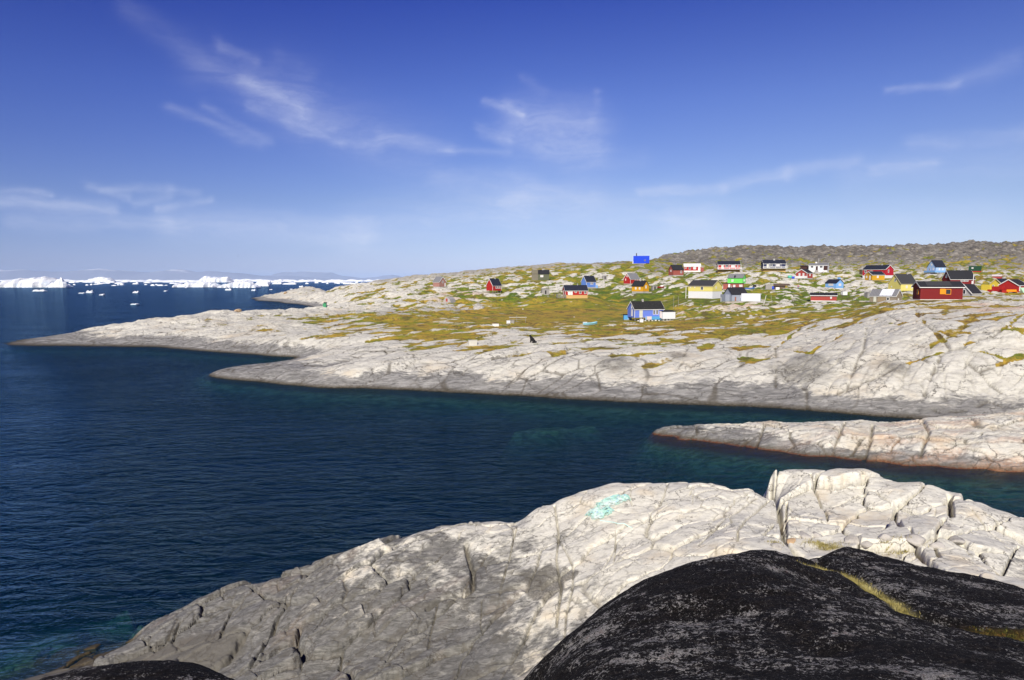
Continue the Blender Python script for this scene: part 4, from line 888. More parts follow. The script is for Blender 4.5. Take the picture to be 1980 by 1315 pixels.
for i in range(5): MB().bar((-5.6+i*2.85,-4.0,1.7),(-5.6+i*2.85,-3.2,4.2),.07).build('post', WHIT(), b)
boxpart(h, 'balcony_shade', (-5.6,-3.9,1.25),(5.6,-2.5,1.54), DARK())  # near-black strip standing in for the shade under the balcony
h = house('darkbalc', 'navy_house', 'navy blue house with black roof, white balcony and yellow timber basement', 'house', 11.0, 5, 2.3, 1.8, 14, NAVY(), BFELT(), fh=1.7, found=LWOOD(), wins=[('F',-3.4,1.2,1.0,1.9,WHIT(),paint('cream_door',(.66,.66,.55)),None,0),('F',-1.6,1.6,1.4,1.1),('F',1.6,1.5,1.9,1.3,WHIT(),curtain()),('L',0,1.8,.7,.8)], chim=[(.2,.9)])
b = balcony(h, -5.9, 5.9, -4.1, -2.5, 1.65)
for i in range(5): MB().bar((-5.7+i*2.85,-4.0,1.65),(-5.7+i*2.85,-3.2,4.2),.07).build('post', WHIT(), b)
h = house('brownwhite', 'white_and_brown_house', 'low white and dark brown house with flat gable and central stairs', 'house', 9.4, 8, 2.6, 1.3, -6, WBRD(), GROOF(), fh=1.5, found=WBRD(), wins=[('F',-3.0,1.9,1.3,1.2),('F',1.6,1.9,1.5,1.3)], doors=[('F',-.6,1.0,2.1,BROW())], boards=False)
boxpart(h, 'brown_wing', (-9.2,-2.0,.9),(-4.72,3.5,4.0), BROW(), 'dark brown wing with two small windows'); boxpart(h, 'wing_roof', (-9.5,-2.4,4.0),(-4.72,3.8,4.25), FELT())
boxpart(h, 'brown_cladding', (2.75,-4.05,1.5),(4.72,-3.9,4.0), BROW())
for i in range(6): boxpart(h, 'step', (-1.4,-4.4-.4*i,-1.2),(.2,-4.0-.4*i,1.45-.27*i), GWOOD())
MB().bar((-.2,0,5),(-.2,0,8.2),.06).build('flagpole', WHIT(), h); boxpart(h, 'chimney', (-1.8,-.6,5),(-.9,.2,6.1), WHIT())
h = house('yellowwhite', 'yellow_house', 'large pale yellow house with white basement storey and black roof', 'house', 9.6, 6.6, 1.9, 1.9, -30, YEL(), FELT2(), fh=2.45, found=WBRD(), trim=True, trimmat=paint('cream_trim',(.70,.62,.4),bumpy=False), boards=False, wins=[('F',-3.9,1.5,.35,.7),('F',-2.2,1.5,.35,.7),('F',.7,1.1,1.1,1.3),('R',-.9,1.3,.55,.8)])
h = house('green', 'green_house', 'bright lime green house with grey roof standing on the faded red house', 'house', 6.6, 4.2, 2.2, 1.7, -18, LIME(), GROOF(), fh=.35, wins=[('F',-1.1,1.1,.9,1.0,WHIT(),curtain()),('R',-.5,1.2,.6,1.0,WHIT(),curtain()),('R',.7,1.2,.6,1.0,WHIT(),curtain())], trim=False, boards=False)
boxpart(h, 'roof_strip', (-.3,-2.35,2.75),(.1,-1.2,3.7), FELT())
h = house('dullredlow', 'red_house', 'low faded red flat roofed house directly below the lime green one', 'house', 8.0, 3.6, 2.3, .1, -3, DULL(), DARK(), fh=.1, trim=False, boards=False, over=.05, wins=[('F',.4,1.4,.9,.9,WHIT(),curtain()),('F',3.0,1.5,1.3,.9,WHIT(),curtain())], doors=[('F',-1.6,.75,2.1)])
h = house('greyblue', 'grey_house', 'weathered blue grey house with black roof, white container against its right wall', 'house', 5.9, 4.4, 2.2, 2.1, 36, GREY(), FELT(), fh=.15, trim=False, boards=False, wins=[('F',.9,1.5,1.1,1.0),('L',0,1.5,.6,1.2,paint('peeling_cream',(.6,.5,.42),bumpy=False),curtain())], doors=[('F',-1.6,.5,1.3,paint('rusty_red_board',(.35,.13,.08)))], chim=[(-1.8,.3)])
boxpart(h, 'lean_to', (-4.6,-.9,-.6),(-2.98,1.8,2.3), GREY())
h = house('whitebox', 'storage_container', 'plain white windowless storage box beside the blue grey house', 'container', 5.9, 2.6, 2.35, .04, -4, paint('white_sheet',(.72,.75,.82),wear=.03,wearcol=(.6,.65,.75)), WBRD(), fh=.08, trim=False, boards=False, over=.01)
h = house('redporch', 'red_house', 'small brick red house with white gable trim and white veranda below the navy house', 'house', 5.0, 5.6, 2.3, 1.7, 60, paint('brick_red_boards',(.40,.06,.045),wear=.1), FELT(), fh=.6, wins=[('L',-1.0,1.4,.9,1.7,WHIT(),curtain()),('L',1.0,1.4,.9,1.7,WHIT(),curtain()),('F',0,1.5,1.0,1.2,WHIT(),curtain())])
b = MB().box((-4.4,-3.0,.35),(-2.55,3.2,.55)).build('veranda', WHIT(), h)
MB().box((-4.45,-3.0,.5),(-4.38,3.2,1.5)).box((-4.4,3.15,.5),(-2.6,3.2,1.5)).box((-4.4,-3.04,.5),(-2.6,-3.0,1.5)).build('railing', WHIT(), b)
for i in range(4): MB().bar((-4.3,-2.8+i*1.9,-2),(-4.3,-2.8+i*1.9,.4),.08).build('stilt', WHIT(), b)
h = house('lightblue', 'blue_house', 'small sky blue house with dark roof and white base in the middle of the village', 'house', 5.4, 4.6, 2.2, 1.5, -38, LBLU(), BFELT(), fh=.35, found=WHIT(), trim=False, boards=False, wins=[('F',.1,1.5,2.3,.9,WHIT(),curtain()),('R',0,1.5,1.5,1.0,WHIT(),curtain())])
boxpart(h, 'chimney', (.6,1.0,3.2),(1.5,1.9,5.0), LBLU())
h = house('redlow', 'red_shed', 'low wide brick red shed with white edged shallow roof behind the rocks', 'shed', 8.0, 4.4, 1.75, .75, 1, paint('brick_red_boards',(.40,.06,.045)), FELT(), fh=.3, found=WHIT(), wins=[('F',2.3,1.0,.5,.7,WHIT(),curtain(),None,0)], boards=False, over=.3, chim=[(-1.3,.2)])
h = house('redbig', 'red_house', 'big crimson house with white framed right gable and whitewashed foundation', 'house', 11.8, 6.5, 2.9, 2.0, -32, CRIM(), BFELT(), fh=1.4, found=WBRD(), wins=[('F',-4.4,1.9,1.2,1.2),('F',-1.4,1.9,1.6,.8,WHIT(),curtain()),('R',-.9,2.0,.9,1.5)], boards=False, chim=[(2.0,.5)])
h = house('ochre', 'ochre_house', 'ochre yellow house with white door nestled before the big crimson house', 'house', 6.6, 4.8, 2.4, 1.5, 40, OCHR(), BFELT(), fh=.1, wins=[('F',-.4,1.5,.95,1.1,WHIT(),curtain()),('L',-1.2,1.5,.8,1.1,WHIT(),curtain())], doors=[('L',.9,.95,2.0)], boards=False)
h = house('paleyellow', 'yellow_house', 'tall pale yellow house with steep dark grey roof left of the dark red front house', 'house', 6.8, 5.8, 2.5, 3.3, 44, YEL(), FELT2(), fh=.9, stilts=4, wins=[('F',-.9,1.35,.75,1.0,WHIT(),curtain()),('F',1.4,1.35,.75,1.0,WHIT(),curtain()),('L',.3,3.8,.9,1.1),('L',-1.4,1.4,.45,.5)], boards=False, chim=[(1.8,.35)], trimmat=paint('cream_trim',(.70,.62,.4)))
boxpart(h, 'porch', (-3.9,1.6,.3),(-3.42,2.9,1.6), YEL())
h = house('stoneshed', 'stone_house', 'tumbledown stone and timber shed with patched grey and white roof', 'shed', 7.2, 4.2, 1.75, 1.8, -22, STON(), GROOF(), fh=.1, found=STON(), wins=[('F',1.5,.95,.75,.95,WHIT(),DARK(),None,0),('R',-.3,.7,.7,.8,WHIT(),curtain(),None,0)], doors=[('F',-2.1,.75,1.45,paint('cream_door',(.66,.66,.55)))], boards=False, over=.18)
MB().prism([(-2.2,1.93),(-2.2,1.99),(-.1,3.84),(-.1,3.78)], -.9, 2.5).build('white_roof_sheet', paint('white_roof_sheet',(.74,.75,.80),wear=.05,wearcol=(.6,.6,.7),pitch=1.1), h)
boxpart(h, 'timber_wall', (-1.3,-2.14,.1),(.9,-2.1,1.8), WOOD()); 
h = house('redfront', 'red_house', 'long dark red house with orange window frame, nearest house on the rock edge', 'house', 8.7, 3.7, 2.75, 1.05, 24, DRED(), FELT(), fh=.12, found=WHIT(), trim=True, boards=False, over=.28, wins=[('F',1.35,1.65,1.15,1.2,ORF(),glass(),None,0),('L',.6,1.6,.9,1.1,ORF(),glass(),None,0)])
boxpart(h, 'window_shutter', (-.35,-1.93,1.25),(.75,-1.87,2.45), ORF(), 'orange shutter folded open beside the window')
boxpart(h, 'ridge_sheet', (-4.7,-.1,4.02),(4.7,.12,4.10), FELT2())
MB().prism([(-2.12,2.83),(-2.12,2.87),(-.1,4.09),(-.1,4.05)], -2.9, 2.2).build('roof_panel', FELT2(), h)
h = house('iceblue', 'blue_house', 'ice blue house with steep navy roof and blue veranda, highest on the right', 'house', 6.0, 5.4, 2.6, 3.3, 46, ICEB(), BFELT(), fh=.9, stilts=4, boards=False, trim=False, wins=[('F',-.9,1.5,.7,1.1,WHIT(),curtain()),('F',1.2,1.5,.7,1.1,WHIT(),curtain()),('L',0,3.9,.7,.9,WHIT(),curtain()),('L',1.1,1.6,.8,1.2,WHIT(),curtain()),('L',-1.1,1.5,.8,1.4,WHIT(),glass())])
b = MB().box((-4.4,-3.6,.75),(3.4,-2.75,.9)).box((-4.4,-2.75,.75),(-3.05,3.2,.9)).build('veranda', LBLU(), h)
MB().box((-4.45,-3.6,.85),(-4.38,3.2,1.7)).box((-4.4,-3.66,.85),(3.4,-3.6,1.7)).build('railing', LBLU(), b)
h = house('darkred', 'dark_red_house', 'dark red house with steep dark roof and white attic window behind the front house', 'house', 8.2, 4.6, 2.5, 2.8, 33, DRED(), FELT(), fh=.7, wins=[('L',0,3.5,.9,1.1,WHIT(),curtain()),('F',3.3,1.2,.5,1.3,WHIT(),curtain()),('F',.6,1.9,2.6,.5)], boards=False, chim=[(-1.4,.2),(.6,.22)])
h = house('attic', 'grey_hut', 'grey white gable hut with four paned window at the right end of the front house', 'hut', 3.6, 4.0, .8, 2.1, 58, paint('grey_white_boards',(.46,.46,.46),wear=.3), FELT(), fh=.1, wins=[('L',-.2,1.15,1.4,1.2,WHIT(),glass(),None,1)], boards=False)
h = house('container', 'green_container', 'dark green container with a small white window and red base high on the right', 'container', 5.2, 2.6, 2.3, .05, -2, DGRN(), DGRN(), fh=.45, found=RED(), trim=False, boards=False, over=.02, wins=[('F',-1.0,1.5,.8,.6,WHIT(),curtain(),None,0)])
h = house('redtiny', 'red_shed', 'tiny red shed with pink roof behind the bright yellow cabin', 'shed', 3.2, 2.4, 1.3, .5, -8, paint('brick_red_boards',(.40,.06,.045)), PWHT(), fh=.2, trim=False, boards=False)
h = house('yellowright', 'yellow_house', 'bright yellow cabin with black roof and low left wing, near the right edge', 'house', 5.5, 3.7, 2.2, 1.7, 62, YEL2(), BFELT(), fh=.2, boards=False, trimmat=paint('cream_trim',(.70,.62,.4)), wins=[('L',-.8,1.5,.6,.8)])
boxpart(h, 'low_wing', (-2.9,1.7,-.4),(-1.2,4.6,2.2), YEL2())
h = house('redright', 'red_house', 'red house with shallow gable and yellow bench at the right picture edge', 'house', 6.0, 5.6, 2.2, 1.8, 66, RED(), FELT(), fh=.2, boards=False, wins=[('F',-1.8,1.2,.9,1.8,WHIT(),curtain())])
boxpart(h, 'side_shed', (-4.4,1.3,-.4),(-3.02,4.2,2.0), RED())
boxpart(h, 'side_shed', (-5.0,3.6,-.4),(-4.0,5.2,1.0), RED())
# ------------------------------------------------------------------ small things around the village
def at(px, py, dz=0.0):
    x, y = ground_pt(px, py); return (x, y, ground_z(x, y)+dz)
def small_root(name, label, cat, px, py, rz=0, group=None): return thing(name, label, cat, at(px, py, -.05), rz, group)
# orange-yellow bench / boxes
t_ = small_root('wooden_bench', 'orange yellow slatted bench in front of the red house at the right edge', 'bench', 1957, 567)
for i in range(3): MB().box((-1.6,-.3+i*.2,.45),(1.6,-.15+i*.2,.52)).build('slat', ORF(), t_)
MB().box((-1.6,.3,.5),(1.6,.36,1.15)).build('backrest', ORF(), t_)
for sx in (-1.4,1.4): MB().box((sx-.06,-.3,0),(sx+.06,.3,.45)).build('leg', ORF(), t_)
t_ = small_root('crate', 'red crate next to the yellow bench by the yellow cabin', 'crate', 1940, 566)
MB().box((-.9,-.6,0),(.9,.6,.9)).build('box', RED(), t_); MB().box((-.95,-.65,.9),(.95,.65,.98)).build('lid', DRED(), t_)
# green tent at the right edge
t_ = small_root('tent', 'pale green tent corner at the right picture edge', 'tent', 1981, 566)
MB().prism([(-1.5,0),(1.5,0),(0,1.7)], -1.4, 1.4).build('canopy', paint('pale_green_canvas',(.40,.62,.42),bumpy=False), t_)
MB().bar((0,-1.6,0),(0,-1.6,.1),.02).build('peg', METL(), t_)
# boats
def boat(px, py, rz, hullmat, label, L=4.2, group=None, cab=None):
    t_ = small_root('rowing_boat', label, 'boat', px, py, rz)
    n = 9; vs = []; fs = []
    for i in range(n):
        s_ = -1+2*i/(n-1); wd = .75*(1-abs(s_)**2.6*(1 if s_>0 else .45)); zk = .08+.25*max(0,s_)**2; zt = .62+.28*max(0,s_)**2
        vs += [(s_*L/2,-wd,zt),(s_*L/2,-wd*.7,zk+.1),(s_*L/2,0,zk),(s_*L/2,wd*.7,zk+.1),(s_*L/2,wd,zt),(s_*L/2,wd*.86,zt),(s_*L/2,0,zk+.2),(s_*L/2,-wd*.86,zt)]
    for i in range(n-1):
        for k in range(8): fs.append((i*8+k, i*8+(k+1)%8, (i+1)*8+(k+1)%8, (i+1)*8+k))
    fs += [tuple(range(8)), tuple(reversed(range((n-1)*8, n*8)))]
    MB().add(vs, fs).build('hull', hullmat, t_)
    for s_ in (-.8,.5): MB().box((s_-.12,-.6,.42),(s_+.12,.6,.47)).build('seat', WOOD(), t_)
    if cab: MB().box((-.3,-.45,.5),(.9,.45,1.25)).build('cabin', cab, t_)
    return t_
boat(1142, 629, R(24), paint('pale_turquoise_hull',(.30,.62,.72),bumpy=False), 'pale turquoise and white rowing boat lying on the rocks left of the meadow house', 3.6)
boat(1278, 557, R(5), RED(), 'small red boat with white cabin on the grass right of the orange house', 3.0, cab=WHIT())
boat(1450, 560, R(8), MBLU(), 'small blue boat drawn up on grass right of the lime green house', 4.0)
# storage tank / crates
def drum(px, py, r, h_, mat, label, name='barrel'):
    t_ = small_root(name, label, 'barrel', px, py)
    MB().bar((0,0,0),(0,0,h_),r,14).build('drum', mat, t_, True); MB().bar((0,0,h_),(0,0,h_+.05),r*1.04,14).build('lid', mat, t_)
drum(1527, 538, .9, 1.2, paint('sea_green_plastic',(.12,.50,.36),bumpy=False), 'sea green tank beside the red house with white veranda')
drum(1533, 539, .8, 1.1, paint('royal_blue_plastic',(.03,.08,.55),bumpy=False), 'royal blue tank next to the sea green one')
drum(1494, 560, .7, 1.3, paint('royal_blue_plastic',(.03,.08,.55)), 'blue and white barrel in front of the driftwood hut')
# driftwood hut
px, py, Y, _ = SITES['hut']; u, s = ray(px, py)
h = thing('driftwood_hut', 'grey brown driftwood shelter piled with nets in the grass below the navy house', 'hut', (u*Y, Y+1, H+s*Y), R(-15))
boxpart(h, 'wall', (-3.6,-1,-1),(-1.2,1.4,1.9), GWOOD()); boxpart(h, 'wall', (-.2,-1,-1),(3.8,1.4,1.7), paint('brown_driftwood',(.14,.095,.06),wear=.8))
MB().prism([(-1.6,1.55),(1.8,2.2),(1.8,2.4),(-1.6,1.8)], -.4, 5.6).build('roof', paint('brown_driftwood',(.14,.095,.06)), h)
boxpart(h, 'white_box', (.2,-1.5,-.6),(1.6,-1.04,.9), WHIT())
for xx in (4.6, 5.4): MB().bar((xx,-1.2,-1),(xx+.2,-1.4,1.7),.09).build('post', GWOOD(), h)
h = house_pts = thing('concrete_box', 'small white box standing on grass below the sky blue house', 'box', at(1632, 572, -.1), .2)
MB().box((-.9,-.6,0),(.9,.6,1.25)).build('body', WHIT(), h); MB().box((-.95,-.65,1.25),(.95,.65,1.33)).build('lid', WHIT(), h)
def shed(px, py, w_, d_, hh, mat, label, rz=0.2, roofmat=None):
    t_ = small_root('small_shed', label, 'shed', px, py, rz)
    MB().box((-w_/2,-d_/2,-.8),(w_/2,d_/2,hh)).build('wall', mat, t_)
    MB().prism([(-d_/2-.1,hh),(d_/2+.1,hh+.25),(d_/2+.1,hh+.35),(-d_/2-.1,hh+.1)], -w_/2-.1, w_/2+.1).build('roof', roofmat or GWOOD(), t_)
    MB().box((-.3,-d_/2-.03,0),(.3,-d_/2,min(hh-.1,1.5))).build('door', DARK(), t_)
shed(1265, 560, 2.2, 1.6, 1.5, GWOOD(), 'silvery grey shed right of the orange house')
shed(1669, 531, 3.0, 2.0, 2.3, paint('brown_driftwood',(.14,.095,.06)), 'dark brown open shed left of the big crimson house')
shed(1054, 570, 3, 2, 2.0, GWOOD(), 'grey timber shed at the left end of the long red house terrace')
shed(1169, 541, 2.0, 1.5, 1.5, GWOOD(), 'tiny grey shed above the cornflower blue house')
shed(1679, 574, 2.0, 1.6, 1.4, GWOOD(), 'tiny grey shed in green grass left of the stone shed')
# stone hut with red door, far left
t_ = small_root('stone_hut', 'low rubble stone hut with a little red door on the left slope', 'hut', 868, 583, 1.15)
MB().prism([(-1.8,-.5),(1.8,-.5),(1.3,.9),(0,1.9),(-1.3,.9)], -1.6, 2.6).build('wall', paint('grey_rubble',(.42,.40,.37),wear=.8,pitch=.5), t_)
MB().box((-1.68,-.3,.0),(-1.6,.4,1.2)).build('door', paint('brick_red_boards',(.40,.06,.045)), t_)
# picnic / drying rack and white boxes on the slab
t_ = small_root('drying_rack', 'white drying rack with long top boards beside white crates on the rock', 'rack', 1003, 624, .05)
for xx in (-2.2,-.5,1.7): MB().bar((xx,0,-.4),(xx,0,1.45 if xx!=-.5 else 1.8),.045).build('post', GWOOD(), t_)
MB().box((-2.4,-.3,1.25),(2.0,.3,1.35)).build('top_board', paint('pale_cream_box',(.62,.60,.52)), t_); MB().bar((-2.4,0,.7),(1.9,0,.8),.04).build('rail', GWOOD(), t_)
def crate(px, py, w_, d_, hh, mat, label, rz=.1):
    t_ = small_root('crate', label, 'crate', px, py, rz)
    MB().box((-w_/2,-d_/2,-.1),(w_/2,d_/2,hh)).build('box', mat, t_); MB().box((-w_/2-.03,-d_/2-.03,hh),(w_/2+.03,d_/2+.03,hh+.06)).build('lid', mat, t_)
crate(983, 626, .9, .8, .75, WHIT(), 'white fish crate at the left foot of the drying rack')
crate(958, 631, 1.4, .7, .4, WHIT(), 'low white fish crate on grass left of the drying rack', .3)
crate(991, 625, .8, .6, .6, GWOOD(), 'grey crate under the drying rack')
crate(1131, 628, .9, .7, .5, WHIT(), 'white crate just left of the turquoise boat')
crate(914, 666, 1.5, .9, .75, paint('pale_cream_box',(.62,.60,.52)), 'pale cream box standing on the bare slab above the shore', .2)
crate(1240, 623, .8, .7, .8, WHIT(), 'white crate under the left corner of the meadow house')
# green marker box on the peninsula
t_ = small_root('marker_box', 'small green box with cover on bare rock of the peninsula', 'marker', 628, 594)
MB().box((-.6,-.5,-.2),(.6,.5,1.3)).build('body', paint('mid_green_paint',(.05,.28,.12),bumpy=False), t_); MB().box((-.3,-.4,1.3),(.75,.45,1.75)).build('lid', DGRN(), t_)
# black sled dog sitting on the slab
t_ = thing('dog', 'black sled dog sitting on the pale slab above the shore', 'dog', at(1029, 663, -.03), R(-20))
def skin(name, verts, edges, radii, mat, parent, sub=2):
    me = bpy.data.meshes.new(name); me.from_pydata(verts, edges, []); o = bpy.data.objects.new(name, me); COL.objects.link(o); me.materials.append(mat)
    sk = o.modifiers.new('skin', 'SKIN'); 
    for i, r_ in enumerate(radii): me.skin_vertices[0].data[i].radius = (r_, r_)
    me.skin_vertices[0].data[0].use_root = True
    s_ = o.modifiers.new('sub', 'SUBSURF'); s_.levels = sub; s_.render_levels = sub; o.parent = parent; return o
FUR = paint('black_fur', (.012,.011,.012), rough=.9, wear=0, bumpy=False)
V_ = [(.30,0,.22),(.10,0,.42),(-.10,0,.62),(-.20,0,.80),(-.26,0,.92),(-.40,0,.90),(-.16,.12,.40),(-.20,.12,.03),(-.16,-.12,.40),(-.20,-.12,.03),(.26,.17,.14),(.02,.19,.05),(.26,-.17,.14),(.02,-.19,.05),(.50,0,.10),(.66,0,.20),(-.25,.07,1.03),(-.25,-.07,1.03)]
E_ = [(0,1),(1,2),(2,3),(3,4),(4,5),(2,6),(6,7),(2,8),(8,9),(0,10),(10,11),(0,12),(12,13),(0,14),(14,15),(4,16),(4,17)]
R_ = [.21,.22,.19,.13,.12,.06,.08,.05,.08,.05,.14,.06,.14,.06,.08,.05,.03,.03]
V_ = [(a*1.35,b*1.35,c*1.35) for a,b,c in V_]; R_ = [r*1.35 for r in R_]
dg = skin('body', V_, E_, R_, FUR, t_)
t_ = thing('dog', 'dark sled dog standing on grass right of the small blue boat', 'dog', at(1459, 556, -.03), R(15))
V_ = [(.35,0,.58),(0,0,.60),(-.30,0,.60),(-.50,0,.76),(-.66,0,.84),(-.82,0,.80),(-.3,.12,.35),(-.32,.12,.03),(-.3,-.12,.35),(-.32,-.12,.03),(.36,.12,.38),(.46,.12,.22),(.40,.12,.03),(.36,-.12,.38),(.46,-.12,.22),(.40,-.12,.03),(.55,0,.72),(.5,0,.90)]
E_ = [(0,1),(1,2),(2,3),(3,4),(4,5),(2,6),(6,7),(2,8),(8,9),(0,10),(10,11),(11,12),(0,13),(13,14),(14,15),(0,16),(16,17)]
R_ = [.17,.19,.20,.13,.12,.06,.09,.05,.09,.05,.10,.06,.05,.10,.06,.05,.06,.05]
skin('body', [(a*1.5,b*1.5,c*1.5) for a,b,c in V_], E_, [r*1.5 for r in R_], FUR, t_)
# person in pink standing in the grass
t_ = thing('person', 'person in pink jacket and blue trousers standing in grass right of the driftwood hut', 'person', at(1543, 559, -.02), .4)
V_ = [(0,0,.95),(0,0,1.2),(0,0,1.42),(0,0,1.52),(0,0,1.68),(.10,0,.5),(.11,0,.06),(.11,-.12,.03),(-.10,0,.5),(-.11,0,.06),(-.11,-.12,.03),(.22,0,1.36),(.27,0,1.08),(.25,-.08,.84),(-.22,0,1.36),(-.27,0,1.08),(-.25,-.08,.84)]
E_ = [(0,1),(1,2),(2,3),(3,4),(0,5),(5,6),(6,7),(0,8),(8,9),(9,10),(2,11),(11,12),(12,13),(2,14),(14,15),(15,16)]
R_ = [.15,.14,.15,.06,.11,.075,.05,.04,.075,.05,.04,.06,.045,.035,.06,.045,.035]
skin('body', V_, E_, R_, paint('skin_tone',(.45,.26,.18),bumpy=False), t_)
MB().bar((0,0,.9),(0,0,1.48),.21,12,.17).build('jacket', paint('pink_cloth',(.62,.10,.22),bumpy=False), t_, True)
for sx in (-.1,.1): MB().bar((sx,0,.08),(sx,0,.95),.08,10,.11).build('trouser_leg', paint('blue_cloth',(.05,.10,.30),bumpy=False), t_, True)
# boulders lying on the slope
def boulder(px, py, r_, mat, label, sq=.6, seed=0, group=None, zf=None, loc=None):
    rnd = random.Random(seed)
    me = bpy.data.meshes.new('boulder'); import bmesh as _b; bm = _b.new(); _b.ops.create_icosphere(bm, subdivisions=3, radius=1)
    ax = [Vector((rnd.uniform(-1,1),rnd.uniform(-1,1),rnd.uniform(-1,1))).normalized() for _ in range(9)]; cut = [rnd.uniform(.55,.9) for _ in range(9)]
    for v in bm.verts:
        for a, c in zip(ax, cut):
            d = v.co.dot(a)
            if d > c: v.co -= a*(d-c)*.9
        v.co = Vector((v.co.x*r_*1.3, v.co.y*r_, v.co.z*r_*sq))
    bm.to_mesh(me); bm.free(); me.materials.append(mat); me.polygons.foreach_set('use_smooth', [True]*len(me.polygons))
    o = bpy.data.objects.new('boulder', me); COL.objects.link(o)
    x, y, z = at(px, py) if loc is None else loc; o.location = (x, y, z + r_*sq*.35); o.rotation_euler = (rnd.uniform(-.2,.2), rnd.uniform(-.2,.2), rnd.uniform(0,6))
    return tag(o, label, 'boulder', group)
mb_, t, out = newmat('boulder_stone'); P = t.geo(); n = t.noise(P, 1.5, 6, .7)
principled(t, out, t.ramp(n, [(.3,(.24,.22,.20)),(.5,(.46,.43,.38)),(.7,(.60,.56,.50))]), .85, t.bump(n, .6, .2), .25)
mo_, t, out = newmat('orange_boulder_stone'); n = t.noise(t.geo(), 2.5, 6, .7)
principled(t, out, t.ramp(n, [(.3,(.26,.18,.12)),(.5,(.48,.33,.19)),(.7,(.58,.48,.34))]), .85, t.bump(n, .6, .2), .25)
boulder(461, 603, 1.2, mo_, 'rust coloured boulder on the bare peninsula crest against the sea', .6, 1)
boulder(552, 567, 1.8, mo_, 'small rust boulder on the far headland skyline against the sea', .6, 2)
boulder(924, 598, 2.0, mb_, 'pale blocky boulder at the meadow edge right of the dark knoll', .5, 3)
grp = 'loose pale boulders on the slope below the orange stained rock'
for i, (px, py, r_) in enumerate([(1449,604,.45),(1436,609,.6),(1426,611,.35),(1418,603,.55),(1408,612,.5),(1399,607,.55),(1380,604,.4),(1452,613,.5),(1462,610,.3),(1475,615,.6),(1430,599,.7),(1410,598,.6),(1440,597,.5)]):
    boulder(px, py, r_, mb_, 'loose pale rounded boulder on the turf slope below the blue grey house', .7, 10+i, grp)
rb_ = random.Random(77); grp = 'small pale stones scattered over the village slope'
for i in range(34):
    px = rb_.uniform(860, 1900); py = rb_.uniform(548, 628)
    if any(abs(px-q[0]) < 48 and -38 < py-q[1] < 14 for q in SITES.values()): continue
    boulder(px, py, rb_.uniform(.2,.5), mb_, 'small pale stone lying on the turf of the village slope', .6, 200+i, grp)
rnd = random.Random(5)
# thin poles
def pole(px, py, h_, r_, mat, label, lean=(0,0)):
    t_ = thing('wooden_pole', label, 'pole', at(px, py, -.3)); MB().bar((0,0,0),(lean[0],lean[1],h_),r_,8).build('shaft', mat, t_)
    MB().bar((lean[0],lean[1],h_),(lean[0],lean[1],h_+.08),r_*1.2,8).build('cap', mat, t_)
pole(1476, 591, 3.2, .10, paint('pale_cream_box',(.62,.60,.52)), 'leaning pale post on the rock right of the white storage box', (.75,0))
pole(1491, 583, 2.2, .06, GWOOD(), 'thin grey post between the white box and the low red shed')
pole(1326, 577, 4.3, .10, WHIT(), 'white lamp post at the left corner of the pale yellow house')
pole(1302, 598, 4.4, .05, GWOOD(), 'thin upright mast in the meadow right of the blue house', (.1,0))
pole(1312, 594, 3.4, .05, GWOOD(), 'shorter thin stake in the meadow below the pale yellow house', (-.1,0))
pole(1394, 584, 1.8, .09, paint('pale_cream_box',(.62,.60,.52)), 'short pale post left of the blue grey house')
pole(1881, 560, 5.0, .10, WHIT(), 'tall white flagpole right of the dark red house')
pole(1877, 558, 3.6, .06, GWOOD(), 'shorter pole beside the tall white flagpole')
pole(1828, 526, 3.8, .10, paint('pale_cream_box',(.62,.60,.52)), 'pale post at the right end of the ice blue house')
pole(1506, 534, 3.2, .07, GWOOD(), 'leaning support pole below the navy house', (-.9,0)); pole(1512, 540, 3.8, .06, GWOOD(), 'slanting timber pole on the grass below the navy house', (-1.6,.2))
# gull
t_ = thing('seabird', 'small dark gull gliding over the sea in front of the pale sky', 'bird', (ray(460,495)[0]*260, 260, H+ray(460,495)[1]*260), R(20))
MB().add([(-.22,0,0),(0,-.06,-.04),(.22,0,0),(0,.06,.05),(.32,0,-.01)], [(0,1,3),(1,2,3),(0,3,2),(0,2,1),(2,4,3)]).build('body', paint('bird_grey',(.10,.10,.11),bumpy=False), t_)
for s_ in (-1,1): MB().add([(-.1,0,0),(.12,0,0),(.1,s_*.35,.12),(.0,s_*.65,.08),(-.06,s_*.35,.13),(-.1,0,-.02),(.12,0,-.02)], [(0,1,2,4),(4,2,3),(5,4,2,6)]).build('wing', paint('bird_grey',(.10,.10,.11)), t_)

# ------------------------------------------------------------------ net heap on the pale ledge
m_net, t, out = newmat('faded_net_twine')
n = t.noise(t.geo(), 2.2, 4, .6); n2 = t.noise(t.geo(), 9, 4, .7)
principled(t, out, t.mix(t.ss(n2,.55,.68), t.ramp(n, [(.35,(.36,.66,.54)),(.5,(.50,.76,.66)),(.62,(.72,.80,.76))]), (.16,.36,.66)), .8, None, .2)
def curve_tube(name, paths, r_, mat, parent):
    cu = bpy.data.curves.new(name, 'CURVE'); cu.dimensions = '3D'; cu.bevel_depth = r_; cu.bevel_resolution = 1; cu.resolution_u = 2
    for p in paths:
        s_ = cu.splines.new('POLY'); s_.points.add(len(p)-1)
        for q_, c_ in zip(s_.points, p): q_.co = (*c_, 1)
    cu.materials.append(mat); o = bpy.data.objects.new(name, cu)
    dgm = bpy.data.meshes.new_from_object(o); dgm.materials.clear(); dgm.materials.append(mat)
    o2 = bpy.data.objects.new(name, dgm); COL.objects.link(o2); bpy.data.objects.remove(o); o2.parent = parent; return o2
def lpt(px, py):
    x, y, _, _ = visible_point(px, py, lus, lvs, LZ); return x, y
x0, y0 = lpt(1176, 984)
grp = 'loose stones wedged between the white blocks'
